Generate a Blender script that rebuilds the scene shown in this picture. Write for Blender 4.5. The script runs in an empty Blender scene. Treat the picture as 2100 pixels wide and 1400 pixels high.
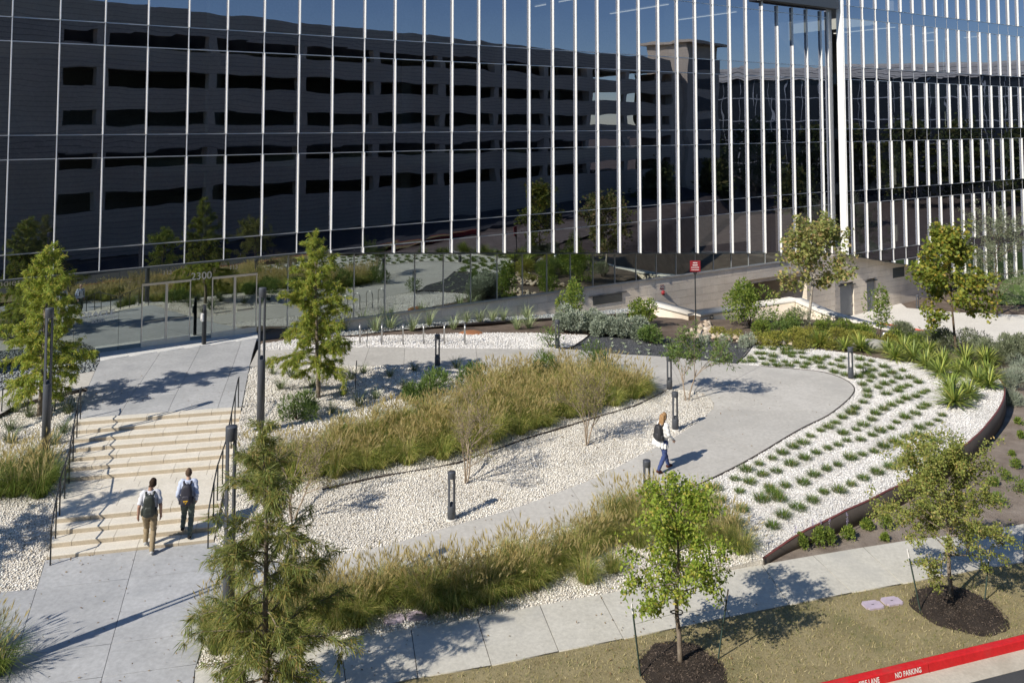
import bpy, bmesh, math, random
import numpy as np
from mathutils import Vector, Matrix
from mathutils.geometry import delaunay_2d_cdt

# ------------------------------------------------------------------ camera
SC = bpy.context.scene
COL = SC.collection
EYE = 10.4
F_PX, CX, CY, PITCH = 1700.0, 1050.0, 160.0, math.radians(3.03)
cam_d = bpy.data.cameras.new('camera')
cam = bpy.data.objects.new('camera', cam_d); COL.objects.link(cam)
cam_d.sensor_width = 36.0
cam_d.lens = F_PX / 2100 * 36
cam_d.shift_y = -(700 - CY) / 2100
cam_d.clip_start = 0.1; cam_d.clip_end = 3000
cam.location = (0, 0, EYE)
cam.rotation_euler = (math.pi / 2 + PITCH, 0, 0)
SC.camera = cam

# ------------------------------------------------------------------ light
SUN_DIR = Vector((0.742, 0.670, 0)).normalized()       # the way shadows fall on the ground
ELEV = math.radians(38)
to_sun = Vector((-SUN_DIR.x * math.cos(ELEV), -SUN_DIR.y * math.cos(ELEV), math.sin(ELEV)))
world = bpy.data.worlds.new('World'); SC.world = world; world.use_nodes = True
wn = world.node_tree.nodes; wl = world.node_tree.links
for n in list(wn): wn.remove(n)
sky = wn.new('ShaderNodeTexSky'); sky.sky_type = 'NISHITA'; sky.sun_disc = False
sky.sun_elevation = ELEV
sky.sun_rotation = math.atan2(to_sun.x, to_sun.y)
sky.air_density = 1.0; sky.dust_density = 0.0; sky.ozone_density = 4.5; sky.altitude = 900
bg = wn.new('ShaderNodeBackground'); bg.inputs[1].default_value = 0.125
wo = wn.new('ShaderNodeOutputWorld')
wl.new(sky.outputs[0], bg.inputs[0]); wl.new(bg.outputs[0], wo.inputs[0])
sun_d = bpy.data.lights.new('sun', 'SUN'); sun_d.energy = 4.7; sun_d.angle = math.radians(0.53)
sun_d.color = (1.0, 0.93, 0.81)
sun = bpy.data.objects.new('sun', sun_d); COL.objects.link(sun)
sun.rotation_euler = to_sun.to_track_quat('Z', 'Y').to_euler()
sun.location = (-40, -40, 60)
SC.view_settings.view_transform = 'Standard'; SC.view_settings.look = 'None'
SC.view_settings.exposure = 0.24; SC.view_settings.gamma = 1.0
SC.view_settings.use_curve_mapping = False
SC.render.engine = 'CYCLES'
SC.cycles.use_denoising = True
SC.cycles.max_bounces = 7; SC.cycles.transparent_max_bounces = 12
SC.cycles.diffuse_bounces = 3; SC.cycles.glossy_bounces = 4; SC.cycles.transmission_bounces = 4
SC.cycles.caustics_reflective = False; SC.cycles.caustics_refractive = False
SC.cycles.sample_clamp_indirect = 6.0

rng = np.random.default_rng(7)
random.seed(7)

# ------------------------------------------------------------------ object helpers
def tag(o, label=None, cat=None, group=None, kind=None):
    if label: o['label'] = label
    if cat: o['category'] = cat
    if group: o['group'] = group
    if kind: o['kind'] = kind
    return o

def link(name, me, mat=None, parent=None):
    if mat is not None:
        me.materials.clear() if len(me.materials) else None
        me.materials.append(mat)
    o = bpy.data.objects.new(name, me); COL.objects.link(o)
    if parent is not None: o.parent = parent
    return o

def empty(name, loc=(0, 0, 0), rz=0.0):
    o = bpy.data.objects.new(name, None); COL.objects.link(o)
    o.location = loc; o.rotation_euler = (0, 0, rz); o.empty_display_size = 0.2
    return o

def copy_obj(o, parent=None):
    c = o.copy(); COL.objects.link(c)
    if parent is not None: c.parent = parent
    return c

def copy_tree(o, loc=None, rz=None, scale=None, label=None):
    c = o.copy(); COL.objects.link(c)
    for ch in list(o.children):
        cc = ch.copy(); COL.objects.link(cc); cc.parent = c
        for g in list(ch.children):
            gg = g.copy(); COL.objects.link(gg); gg.parent = cc
    if loc is not None: c.location = loc
    if rz is not None: c.rotation_euler = (0, 0, rz)
    if scale is not None: c.scale = (scale, scale, scale) if np.isscalar(scale) else scale
    if label: c['label'] = label
    return c

def np_mesh(name, V, Fs):
    """V (n,3); Fs list of (m,k) int arrays of k-gons"""
    me = bpy.data.meshes.new(name)
    V = np.asarray(V, np.float32)
    me.vertices.add(len(V)); me.vertices.foreach_set('co', V.ravel())
    Fs = [np.asarray(f, np.int32) for f in Fs if len(f)]
    nl = sum(f.size for f in Fs); npol = sum(len(f) for f in Fs)
    me.loops.add(nl); me.polygons.add(npol)
    me.loops.foreach_set('vertex_index', np.concatenate([f.ravel() for f in Fs]))
    tot = np.concatenate([np.full(len(f), f.shape[1], np.int32) for f in Fs])
    st = np.concatenate([[0], np.cumsum(tot)[:-1]]).astype(np.int32)
    me.polygons.foreach_set('loop_start', st)
    me.polygons.foreach_set('loop_total', tot)
    me.update(calc_edges=True)
    return me

class MB:
    """collects simple solids into one mesh"""
    def __init__(s): s.v = []; s.f = []
    def add(s, vs, fs):
        b = len(s.v); s.v.extend([tuple(map(float, p)) for p in vs]); s.f.extend([tuple(b + i for i in f) for f in fs]); return s
    def box(s, x0, x1, y0, y1, z0, z1):
        return s.add([(x0,y0,z0),(x1,y0,z0),(x1,y1,z0),(x0,y1,z0),(x0,y0,z1),(x1,y0,z1),(x1,y1,z1),(x0,y1,z1)],
                     [(0,3,2,1),(4,5,6,7),(0,1,5,4),(1,2,6,5),(2,3,7,6),(3,0,4,7)])
    def hexa(s, p):   # 8 points: bottom 4 ccw, top 4
        return s.add(p, [(0,3,2,1),(4,5,6,7),(0,1,5,4),(1,2,6,5),(2,3,7,6),(3,0,4,7)])
    def tube(s, pts, rad, n=8, cap=True):
        pts = [Vector(p) for p in pts]
        if np.isscalar(rad): rad = [rad] * len(pts)
        rings = []; up = Vector((0, 0, 1)); prev = None
        for i, p in enumerate(pts):
            t = (pts[min(i + 1, len(pts) - 1)] - pts[max(i - 1, 0)])
            t = t.normalized() if t.length > 1e-9 else Vector((0, 0, 1))
            if prev is None:
                a = t.cross(Vector((1, 0, 0)) if abs(t.x) < .8 else Vector((0, 1, 0))).normalized()
            else:
                a = prev - t * prev.dot(t); a = a.normalized() if a.length > 1e-6 else t.orthogonal().normalized()
            prev = a; b = t.cross(a)
            rings.append([p + (a * math.cos(2 * math.pi * k / n) + b * math.sin(2 * math.pi * k / n)) * rad[i] for k in range(n)])
        vs = [q for r in rings for q in r]; fs = []
        for i in range(len(pts) - 1):
            for k in range(n):
                fs.append((i * n + k, i * n + (k + 1) % n, (i + 1) * n + (k + 1) % n, (i + 1) * n + k))
        if cap:
            fs.append(tuple(range(n - 1, -1, -1))); fs.append(tuple((len(pts) - 1) * n + k for k in range(n)))
        return s.add(vs, fs)
    def lathe(s, prof, n=16, c=(0, 0, 0)):
        vs = []; fs = []
        for (r, z) in prof:
            for k in range(n):
                a = 2 * math.pi * k / n; vs.append((c[0] + r * math.cos(a), c[1] + r * math.sin(a), c[2] + z))
        m = len(prof)
        for i in range(m - 1):
            for k in range(n):
                fs.append((i * n + k, i * n + (k + 1) % n, (i + 1) * n + (k + 1) % n, (i + 1) * n + k))
        fs.append(tuple(range(n - 1, -1, -1))); fs.append(tuple((m - 1) * n + k for k in range(n)))
        return s.add(vs, fs)
    def mesh(s, name):
        me = bpy.data.meshes.new(name); me.from_pydata(s.v, [], s.f); me.update(); return me
    def build(s, name, mat, parent=None, smooth=False):
        me = s.mesh(name)
        if smooth: me.shade_smooth()
        return link(name, me, mat, parent)

# ------------------------------------------------------------------ material helpers
def new_mat(name):
    m = bpy.data.materials.new(name); m.use_nodes = True
    nt = m.node_tree
    for n in list(nt.nodes): nt.nodes.remove(n)
    out = nt.nodes.new('ShaderNodeOutputMaterial')
    return m, nt, out
def N(nt, t, **kw):
    n = nt.nodes.new(t)
    for k, v in kw.items():
        if k.startswith('i_'):
            key = k[2:]; key = int(key) if key.isdigit() else key.replace('_', ' ')
            n.inputs[key].default_value = v
        else: setattr(n, k, v)
    return n
def c4(c): return (c[0], c[1], c[2], 1.0)
def mixc(nt, fac, a, b, mode='MIX'):
    m = nt.nodes.new('ShaderNodeMix'); m.data_type = 'RGBA'; m.blend_type = mode
    for s, val in ((0, fac), (6, a), (7, b)):
        if isinstance(val, bpy.types.NodeSocket): nt.links.new(val, m.inputs[s])
        else: m.inputs[s].default_value = val if s == 0 else c4(val)
    return m.outputs[2]
def noise(nt, vec, scale, detail=4, rough=.6):
    n = N(nt, 'ShaderNodeTexNoise', i_Scale=scale, i_Detail=detail, i_Roughness=rough)
    nt.links.new(vec, n.inputs['Vector']); return n.outputs['Fac']
def ramp(nt, fac, stops):
    r = nt.nodes.new('ShaderNodeValToRGB'); e = r.color_ramp.elements
    while len(e) < len(stops): e.new(0.5)
    for k, (p, c) in enumerate(stops): e[k].position = p; e[k].color = c4(c) if len(c) == 3 else c
    nt.links.new(fac, r.inputs[0]); return r.outputs[0]
def g1(v): return (v, v, v)

def surf_mat(name, c1, c2, s1=1.2, s2=14, rough=.8, bump=.3, bscale=60, stain=None, sstain=.35, spec=.35, obj_var=0.0, metal=0.0, bdist=.01):
    """two-tone noisy surface in world space, with stains, fine grain and relief"""
    m, nt, out = new_mat(name)
    pos = N(nt, 'ShaderNodeNewGeometry').outputs['Position']
    f1 = noise(nt, pos, s1, 5, .6)
    f1 = ramp(nt, f1, [(.35, g1(0)), (.65, g1(1))])
    col = mixc(nt, f1, c1, c2)
    f2 = noise(nt, pos, s2, 3, .7)
    f2 = ramp(nt, f2, [(.3, g1(.86)), (.7, g1(1.1))])
    col = mixc(nt, 1.0, col, f2, 'MULTIPLY')
    if stain is not None:
        f3 = noise(nt, pos, sstain, 6, .65)
        f3 = ramp(nt, f3, [(.52, g1(0)), (.72, g1(.8))])
        col = mixc(nt, f3, col, stain)
    if obj_var:
        oi = N(nt, 'ShaderNodeObjectInfo').outputs['Random']
        f4 = ramp(nt, oi, [(0, g1(1 - obj_var)), (1, g1(1 + obj_var))])
        col = mixc(nt, 1.0, col, f4, 'MULTIPLY')
    p = N(nt, 'ShaderNodeBsdfPrincipled', i_Roughness=rough, i_Metallic=metal)
    p.inputs['Specular IOR Level'].default_value = spec
    nt.links.new(col, p.inputs['Base Color'])
    if bump:
        fb = noise(nt, pos, bscale, 4, .7)
        b = N(nt, 'ShaderNodeBump', i_Strength=bump, i_Distance=bdist)
        nt.links.new(fb, b.inputs['Height']); nt.links.new(b.outputs[0], p.inputs['Normal'])
    nt.links.new(p.outputs[0], out.inputs[0])
    return m

def flat_mat(name, c, rough=.5, metal=0.0, spec=.5, var=.06, scale=6):
    m, nt, out = new_mat(name)
    tc = N(nt, 'ShaderNodeTexCoord').outputs['Object']
    f = ramp(nt, noise(nt, tc, scale, 4, .6), [(.3, g1(1 - var)), (.7, g1(1 + var))])
    col = mixc(nt, 1.0, c, f, 'MULTIPLY')
    p = N(nt, 'ShaderNodeBsdfPrincipled', i_Roughness=rough, i_Metallic=metal)
    p.inputs['Specular IOR Level'].default_value = spec
    nt.links.new(col, p.inputs['Base Color']); nt.links.new(p.outputs[0], out.inputs[0])
    return m

def leaf_mat(name, stops, trans=.35, rough=.55, obj_var=.12, gain=1.5):
    """colour varies leaf by leaf; thin leaves let light through"""
    m, nt, out = new_mat(name)
    gn = N(nt, 'ShaderNodeNewGeometry')
    stops = [(p_, tuple(min(.8, v_ * gain) for v_ in c_)) for p_, c_ in stops]
    col = ramp(nt, gn.outputs['Random Per Island'], stops)
    oi = N(nt, 'ShaderNodeObjectInfo').outputs['Random']
    f4 = ramp(nt, oi, [(0, g1(1 - obj_var)), (1, g1(1 + obj_var))])
    col = mixc(nt, 1.0, col, f4, 'MULTIPLY')
    p = N(nt, 'ShaderNodeBsdfPrincipled', i_Roughness=rough)
    p.inputs['Specular IOR Level'].default_value = .3
    nt.links.new(col, p.inputs['Base Color'])
    t = N(nt, 'ShaderNodeBsdfTranslucent'); nt.links.new(col, t.inputs[0])
    mx = N(nt, 'ShaderNodeMixShader', i_0=trans)
    nt.links.new(p.outputs[0], mx.inputs[1]); nt.links.new(t.outputs[0], mx.inputs[2])
    nt.links.new(mx.outputs[0], out.inputs[0])
    return m

def stone_mat(name, stops, rough=.85):
    m, nt, out = new_mat(name)
    gn = N(nt, 'ShaderNodeNewGeometry')
    col = ramp(nt, gn.outputs['Random Per Island'], stops)
    f = ramp(nt, noise(nt, gn.outputs['Position'], 40, 3, .6), [(.3, g1(.85)), (.7, g1(1.1))])
    col = mixc(nt, 1.0, col, f, 'MULTIPLY')
    f = ramp(nt, noise(nt, gn.outputs['Position'], .55, 5, .65), [(.32, g1(.76)), (.6, g1(1.05))])
    col = mixc(nt, 1.0, col, f, 'MULTIPLY')
    p = N(nt, 'ShaderNodeBsdfPrincipled', i_Roughness=rough)
    p.inputs['Specular IOR Level'].default_value = .25
    nt.links.new(col, p.inputs['Base Color']); nt.links.new(p.outputs[0], out.inputs[0])
    return m

def glass_mat(name, refl, tint, refl_tint=(1, 1, 1), bump=.02, bscale=.55, dark=None, edge=.55):
    """coated window glass: a mirror part that grows at grazing angles over a tinted see-through (or opaque dark) part"""
    m, nt, out = new_mat(name)
    pos = N(nt, 'ShaderNodeNewGeometry').outputs['Position']
    oi = N(nt, 'ShaderNodeObjectInfo').outputs['Random']
    add = N(nt, 'ShaderNodeVectorMath', operation='ADD')
    cmb = N(nt, 'ShaderNodeCombineXYZ'); sc = N(nt, 'ShaderNodeMath', operation='MULTIPLY', i_1=7.0)
    nt.links.new(oi, sc.inputs[0]); nt.links.new(sc.outputs[0], cmb.inputs[2])
    nt.links.new(pos, add.inputs[0]); nt.links.new(cmb.outputs[0], add.inputs[1])
    nz = noise(nt, add.outputs[0], bscale, 1, .4)
    b = N(nt, 'ShaderNodeBump', i_Strength=1.0, i_Distance=bump); nt.links.new(nz, b.inputs['Height'])
    gl = N(nt, 'ShaderNodeBsdfGlossy', i_Roughness=0.003, i_Color=c4(refl_tint)); nt.links.new(b.outputs[0], gl.inputs['Normal'])
    if dark is None: base = N(nt, 'ShaderNodeBsdfTransparent', i_Color=c4(tint))
    else: base = N(nt, 'ShaderNodeBsdfDiffuse', i_Color=c4(dark))
    lw = N(nt, 'ShaderNodeLayerWeight', i_Blend=.5)
    pw = N(nt, 'ShaderNodeMath', operation='POWER', i_1=3.0); nt.links.new(lw.outputs['Facing'], pw.inputs[0])
    mr = N(nt, 'ShaderNodeMapRange', i_3=refl, i_4=edge); nt.links.new(pw.outputs[0], mr.inputs[0])
    mx = N(nt, 'ShaderNodeMixShader'); nt.links.new(mr.outputs[0], mx.inputs[0])
    nt.links.new(base.outputs[0], mx.inputs[1]); nt.links.new(gl.outputs[0], mx.inputs[2])
    nt.links.new(mx.outputs[0], out.inputs[0])
    return m

# ------------------------------------------------------------------ materials
M = {}
M['walk'] = surf_mat('walk_concrete', (.37,.375,.385), (.43,.435,.445), 1.0, 10, .85, .25, 90, stain=(.29,.30,.315), sstain=.6, obj_var=.05)
M['path'] = surf_mat('path_concrete', (.47,.45,.415), (.52,.50,.465), .8, 9, .85, .2, 90, stain=(.40,.385,.36), sstain=.45, obj_var=.04)
M['sidewalk'] = surf_mat('sidewalk_concrete', (.50,.48,.425), (.55,.53,.475), .9, 12, .85, .2, 90, stain=(.42,.41,.38), sstain=.7, obj_var=.05)
M['joint'] = flat_mat('joint_filler', (.12,.115,.11), .9)
M['threshold'] = surf_mat('threshold_stone', (.62,.62,.61), (.68,.68,.67), 2, 12, .7, .1, 70)
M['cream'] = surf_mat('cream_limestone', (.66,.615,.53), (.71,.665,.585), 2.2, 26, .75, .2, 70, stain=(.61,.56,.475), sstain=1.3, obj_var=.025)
M['cream_riser'] = surf_mat('shaded_riser_limestone', (.48,.41,.31), (.55,.475,.37), 3, 30, .9, .5, 50, stain=(.37,.30,.22), sstain=1.5, obj_var=.04)  # tan riser stone, darkened so the shaded fronts of the steps stand out
M['lime'] = surf_mat('wall_limestone', (.71,.62,.51), (.78,.69,.58), 1.2, 18, .85, .35, 60, stain=(.58,.51,.43), sstain=.5, obj_var=.06)
M['white_conc'] = surf_mat('pale_concrete', (.66,.63,.58), (.72,.69,.64), .8, 10, .8, .2, 60, stain=(.58,.55,.5), sstain=.4)
M['asphalt'] = surf_mat('asphalt', (.05,.052,.058), (.065,.067,.072), 1.2, 40, .9, .6, 120)
M['gutter'] = surf_mat('gutter_concrete', (.46,.42,.35), (.52,.48,.41), 1.2, 14, .85, .25, 80, stain=(.36,.32,.26), sstain=1.0)
M['red_kerb'] = surf_mat('red_kerb_paint', (.55,.012,.016), (.62,.02,.024), 1.5, 16, .6, .3, 60, stain=(.40,.055,.05), sstain=2.6)
M['white_paint'] = flat_mat('white_paint', (.78,.76,.74), .6, var=.12, scale=20)
M['soil'] = surf_mat('mulch_soil', (.12,.09,.07), (.19,.145,.115), 1.5, 35, .95, 1.0, 30, stain=(.24,.19,.155), sstain=.7, bdist=.04)
M['bark_mulch'] = surf_mat('dark_bark_mulch', (.030,.022,.018), (.055,.042,.034), 3, 50, .95, 1.0, 45, bdist=.04)
M['dry_soil'] = surf_mat('dry_planting_soil', (.20,.16,.13), (.31,.26,.22), 1.6, 30, .95, 1.0, 22, stain=(.13,.10,.08), sstain=.5, bdist=.04)
M['turf'] = surf_mat('dry_turf_ground', (.27,.225,.12), (.36,.305,.17), 1.4, 40, .95, 1.0, 45, stain=(.17,.17,.075), sstain=.8, bdist=.03)
M['lawn'] = surf_mat('green_lawn_ground', (.08,.13,.03), (.12,.18,.045), .6, 30, .95, .9, 60)
M['gravel_bed'] = surf_mat('gravel_underlay', (.58,.54,.48), (.70,.66,.59), 18, 45, .95, 1.0, 26, bdist=.04)
M['white_bed'] = surf_mat('white_gravel_underlay', (.62,.60,.57), (.76,.74,.72), 18, 45, .95, 1.0, 26, bdist=.04)
M['black_bed'] = surf_mat('black_gravel_underlay', (.07,.074,.082), (.11,.116,.128), 22, 60, .9, 1.0, 50, bdist=.03)
M['steel_edge'] = surf_mat('dark_steel', (.045,.038,.034), (.075,.06,.05), 1.5, 20, .6, .1, 50)
M['wall_steel'] = surf_mat('brown_steel_wall', (.075,.062,.055), (.10,.085,.074), .8, 14, .65, .1, 50)
M['red_edge'] = flat_mat('fringe_red_edge', (.17,.05,.045), .6)  # reddish tone stands for a lens colour fringe, painted on the steel
M['stones'] = stone_mat('gravel_stones', [(0,(.38,.34,.28)),(.10,(.62,.575,.50)),(.25,(.81,.77,.70)),(.7,(.89,.86,.80)),(1,(.93,.91,.87))])
M['white_stones'] = stone_mat('white_stones', [(0,(.48,.45,.41)),(.15,(.76,.73,.70)),(.7,(.90,.885,.865)),(1,(.93,.92,.91))])
M['black_stones'] = stone_mat('black_stones', [(0,(.05,.053,.06)),(.6,(.12,.126,.14)),(1,(.20,.21,.225))])
M['rubble'] = stone_mat('limestone_rubble', [(0,(.48,.37,.27)),(.5,(.62,.52,.41)),(1,(.72,.65,.56))])
M['grey_pebble'] = stone_mat('grey_pebbles', [(0,(.22,.24,.25)),(.5,(.38,.41,.42)),(1,(.55,.58,.58))])
M['pole'] = flat_mat('charcoal_powder_coat', (.085,.092,.108), .45, metal=.2, var=.05)
M['dark_metal'] = flat_mat('dark_metal', (.035,.038,.042), .45, metal=.3)
M['steel'] = flat_mat('brushed_steel', (.55,.54,.52), .35, metal=.9, var=.04)
M['alu'] = flat_mat('fin_aluminium', (.80,.80,.79), .42, metal=0.0, spec=.5, var=.03)
M['mull'] = flat_mat('mullion_aluminium', (.45,.46,.47), .4, metal=.5)
M['mull_dark'] = flat_mat('dark_mullion', (.09,.10,.105), .4, metal=.4)
M['champagne'] = flat_mat('champagne_metal', (.82,.72,.58), .45, metal=.0)
M['soffit'] = flat_mat('soffit_panel', (.10,.105,.11), .6)
M['glass'] = glass_mat('vision_glass', .27, (.36,.39,.38), (.76,.81,1.0), bump=.0055, edge=.62)
M['spandrel'] = glass_mat('spandrel_glass', .25, None, (.76,.81,1.0), bump=.0055, dark=(.006,.007,.009), edge=.6)
M['lobby_glass'] = glass_mat('lobby_glass', .44, (.40,.46,.44), (.90,1.0,.97), bump=.003, edge=.7)
M['int_wall'] = surf_mat('interior_wall', (.24,.24,.23), (.30,.30,.29), .5, 8, .9, 0)
M['int_ceiling'] = flat_mat('interior_ceiling', (.35,.36,.34), .9)
M['int_floor'] = flat_mat('interior_floor', (.16,.155,.15), .6)
M['blind'] = flat_mat('roller_blind', (.20,.22,.19), .9)
M['garage'] = surf_mat('garage_concrete', (.58,.49,.38), (.64,.55,.43), .25, 5, .9, .3, 30, stain=(.52,.44,.34), sstain=.12)
def course_mat(name, src):
    m = src.copy(); m.name = name; nt = m.node_tree; p = next(n for n in nt.nodes if n.type == 'BSDF_PRINCIPLED'); l = p.inputs['Base Color'].links[0].from_socket
    pos = N(nt, 'ShaderNodeNewGeometry').outputs['Position']; sx = N(nt, 'ShaderNodeSeparateXYZ'); nt.links.new(pos, sx.inputs[0])
    f = N(nt, 'ShaderNodeMath', operation='FRACT'); ml = N(nt, 'ShaderNodeMath', operation='MULTIPLY', i_1=2.6); nt.links.new(sx.outputs[2], ml.inputs[0]); nt.links.new(ml.outputs[0], f.inputs[0])
    c = ramp(nt, f.outputs[0], [(0, g1(.55)), (.10, g1(.6)), (.16, g1(1)), (1, g1(.95))]); nt.links.new(mixc(nt, 1.0, l, c, 'MULTIPLY'), p.inputs['Base Color']); return m
M['garage_in'] = flat_mat('garage_interior', (.10,.10,.10), .9)
M['garage_block'] = course_mat('garage_block_wall', M['garage'])
M['bark'] = surf_mat('grey_bark', (.17,.135,.10), (.27,.225,.18), 6, 40, .9, .8, 60)
M['pale_bark'] = surf_mat('pale_bark', (.48,.44,.38), (.30,.26,.21), 4, 30, .85, .5, 40)
M['brown_bark'] = surf_mat('brown_bark', (.10,.07,.05), (.17,.125,.09), 6, 40, .9, .8, 60)
M['tan_twig'] = surf_mat('tan_twig_bark', (.27,.21,.155), (.36,.29,.22), 6, 40, .9, .5, 60)
M['cypress'] = leaf_mat('cypress_leaf', [(0,(.10,.15,.025)),(.5,(.175,.21,.036)),(.88,(.255,.255,.05)),(1,(.32,.23,.05))], .5, gain=2.1)
M['cypress_dull'] = leaf_mat('cypress_leaf_dull', [(0,(.09,.125,.035)),(.5,(.155,.18,.048)),(.88,(.22,.20,.06)),(1,(.25,.17,.06))], .45, gain=1.6)
M['sycamore'] = leaf_mat('sycamore_leaf', [(0,(.11,.145,.04)),(.5,(.19,.205,.06)),(.8,(.28,.255,.10)),(1,(.36,.24,.12))], .42, gain=1.7)
M['sycamore_b'] = leaf_mat('sycamore_leaf_yellow', [(0,(.09,.135,.022)),(.5,(.165,.195,.03)),(.88,(.27,.25,.04)),(1,(.33,.22,.04))], .42, gain=1.6)
M['elm'] = leaf_mat('elm_leaf', [(0,(.095,.145,.02)),(.5,(.16,.21,.03)),(.85,(.23,.26,.045)),(1,(.30,.24,.06))], .45, gain=1.8)
M['elm_dull'] = leaf_mat('elm_leaf_dull', [(0,(.11,.14,.035)),(.5,(.175,.20,.05)),(.88,(.25,.245,.07)),(1,(.30,.22,.085))], .42, gain=1.75)
M['green_bush'] = leaf_mat('green_bush_leaf', [(0,(.06,.10,.02)),(.6,(.12,.165,.03)),(1,(.20,.225,.045))], .38, gain=1.75)
M['dark_green'] = leaf_mat('dark_green_leaf', [(0,(.05,.085,.025)),(.6,(.085,.13,.034)),(1,(.14,.18,.045))], .36, gain=1.75)
M['yellow_bush'] = leaf_mat('yellow_green_leaf', [(0,(.12,.13,.025)),(.6,(.20,.20,.04)),(1,(.27,.24,.06))], .36, gain=1.7)
M['sage'] = leaf_mat('grey_sage_leaf', [(0,(.15,.18,.13)),(.6,(.24,.275,.21)),(1,(.32,.35,.28))], .2)
M['rosemary'] = leaf_mat('rosemary_leaf', [(0,(.08,.10,.055)),(.6,(.145,.165,.10)),(1,(.21,.225,.15))], .25, gain=1.6)
M['grass_mix'] = leaf_mat('fountain_grass_blade', [(0,(.065,.10,.02)),(.35,(.12,.15,.034)),(.7,(.20,.20,.06)),(1,(.34,.29,.12))], .45, gain=2.25)
M['grass_green'] = leaf_mat('fountain_grass_green', [(0,(.06,.10,.018)),(.6,(.115,.16,.03)),(1,(.20,.20,.06))], .35)
M['grass_mid'] = leaf_mat('mid_green_grass', [(0,(.07,.105,.022)),(.5,(.13,.16,.036)),(1,(.26,.24,.08))], .4, gain=1.5)
M['plume'] = leaf_mat('grass_plume', [(0,(.38,.31,.13)),(.6,(.54,.45,.21)),(1,(.66,.57,.31))], .55, .9, gain=1.15)
M['sedge'] = leaf_mat('sedge_blade', [(0,(.045,.095,.012)),(.6,(.09,.15,.022)),(.85,(.15,.18,.035)),(1,(.32,.19,.08))], .3)
M['spiky'] = leaf_mat('spiky_leaf', [(0,(.12,.16,.07)),(.6,(.21,.25,.13)),(1,(.31,.33,.19))], .25, gain=1.7)
M['spiky_dark'] = leaf_mat('spiky_leaf_dark', [(0,(.06,.085,.035)),(.6,(.11,.135,.06)),(1,(.17,.19,.10))], .25)
M['yucca'] = leaf_mat('yucca_leaf', [(0,(.09,.135,.03)),(.5,(.18,.235,.05)),(.85,(.30,.32,.08)),(1,(.40,.38,.10))], .25, .4)
M['agave'] = leaf_mat('agave_leaf', [(0,(.14,.19,.13)),(.6,(.22,.26,.19)),(1,(.31,.34,.24))], .1, .5)
M['turf_blade'] = leaf_mat('turf_blade', [(0,(.13,.16,.05)),(.4,(.28,.25,.11)),(.8,(.44,.37,.20)),(1,(.56,.48,.30))], .35, .8, gain=1.35)
M['mirror_leaf'] = leaf_mat('street_tree_leaf', [(0,(.05,.075,.018)),(.6,(.085,.105,.026)),(1,(.15,.13,.04))], .3, gain=1.1)
M['litter'] = leaf_mat('fallen_leaf', [(0,(.12,.07,.035)),(.5,(.24,.15,.07)),(1,(.36,.27,.13))], .2, gain=1.0)
M['seed'] = leaf_mat('lilac_flower', [(0,(.25,.20,.36)),(1,(.38,.33,.5))], .3)

# ------------------------------------------------------------------ geometry of the site
cP, sP = math.cos(PITCH), math.sin(PITCH)
def ray(u, v):
    x = (np.asarray(u, float) - CX) / F_PX; y = (CY - np.asarray(v, float)) / F_PX
    return np.stack([x, cP - y * sP, sP + y * cP], -1)      # forward component 1
def at_z(u, v, z):
    d = ray(u, v); t = (z - EYE) / d[..., 2]
    return np.stack([d[..., 0] * t, d[..., 1] * t, np.zeros_like(t) + z], -1)
def px_per_m(p):
    return F_PX / (p[1] * cP + (p[2] - EYE) * sP)

CTRL = [(0,1400,0),(200,1250,0),(400,1400,0),(300,1140,0),(97,1150,0),(-200,1400,0),(-100,1216,0),
 (40,1160,.05),(50,1080,.28),(20,980,.62),(100,945,.75),(60,870,1.06),(150,875,1.2),(10,858,1.2),(-150,860,1.25),(-150,1000,.6),
 (165,855,1.32),(500,830,1.32),(350,780,1.34),(205,737,1.42),(527,690,1.42),(0,815,1.3),(100,790,1.34),
 (540,890,1.05),(560,850,1.15),(540,960,.66),(520,1010,.45),(480,1100,.06),(470,1320,0),(620,1150,.01),(600,1062,.2),(640,960,.55),
 (560,735,1.27),(750,735,1.14),(900,735,1.02),(1100,738,.86),(1250,745,.74),(1400,770,.62),(1511,747,.58),(1600,775,.52),(1700,790,.48),(1600,860,.42),
 (1450,930,.34),(1300,1000,.24),(1000,1090,.1),(800,1150,.03),(690,1170,0),
 (650,820,1.1),(800,830,1.0),(900,900,.72),(1000,850,.86),(1200,830,.68),(1100,930,.42),(950,980,.3),(800,1080,.1),(1200,915,.4),(1400,830,.47),
 (700,1270,0),(1000,1230,0),(1240,1150,.04),(1400,1060,.2),(900,1330,0),(1300,1260,0),(1700,1180,0),(2100,1110,0),(1500,1390,0),(2100,1300,0),(1900,1250,0),
 (1420,1020,.28),(1566,1148,.14),(1626,1106,.26),(1655,1089,.34),(1736,1049,.45),(1817,1010,.52),(1898,966,.56),(1999,899,.6),(2053,832,.62),(2061,804,.62),
 (1800,850,.5),(1900,790,.52),(1700,900,.46),(1550,1010,.36),
 (727,690,.95),(900,680,.85),(1100,668,.55),(1150,655,.35),(1300,645,0),(800,692,.98),(1100,690,.72),(1200,690,.6),(1300,700,.55),(1500,720,.5),
 (1450,690,.36),(1600,690,.3),(1800,690,.25),(1900,720,.35),(2000,755,.4),(1400,660,.1),(1550,660,.1),(1680,660,0),(1800,668,-.1),(1900,695,.1),(2040,745,.2)]
_c = np.array(CTRL, float)
_cp = at_z(_c[:, 0], _c[:, 1], _c[:, 2])
_far = np.array([(x, y, 0) for x in (-70, -35, 40, 75) for y in (0, 8)] + [(-70, 35, .8), (-40, 35, 1.2), (-25, 30, 1.3)], float)
_P = np.vstack([_cp, _far])
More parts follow.
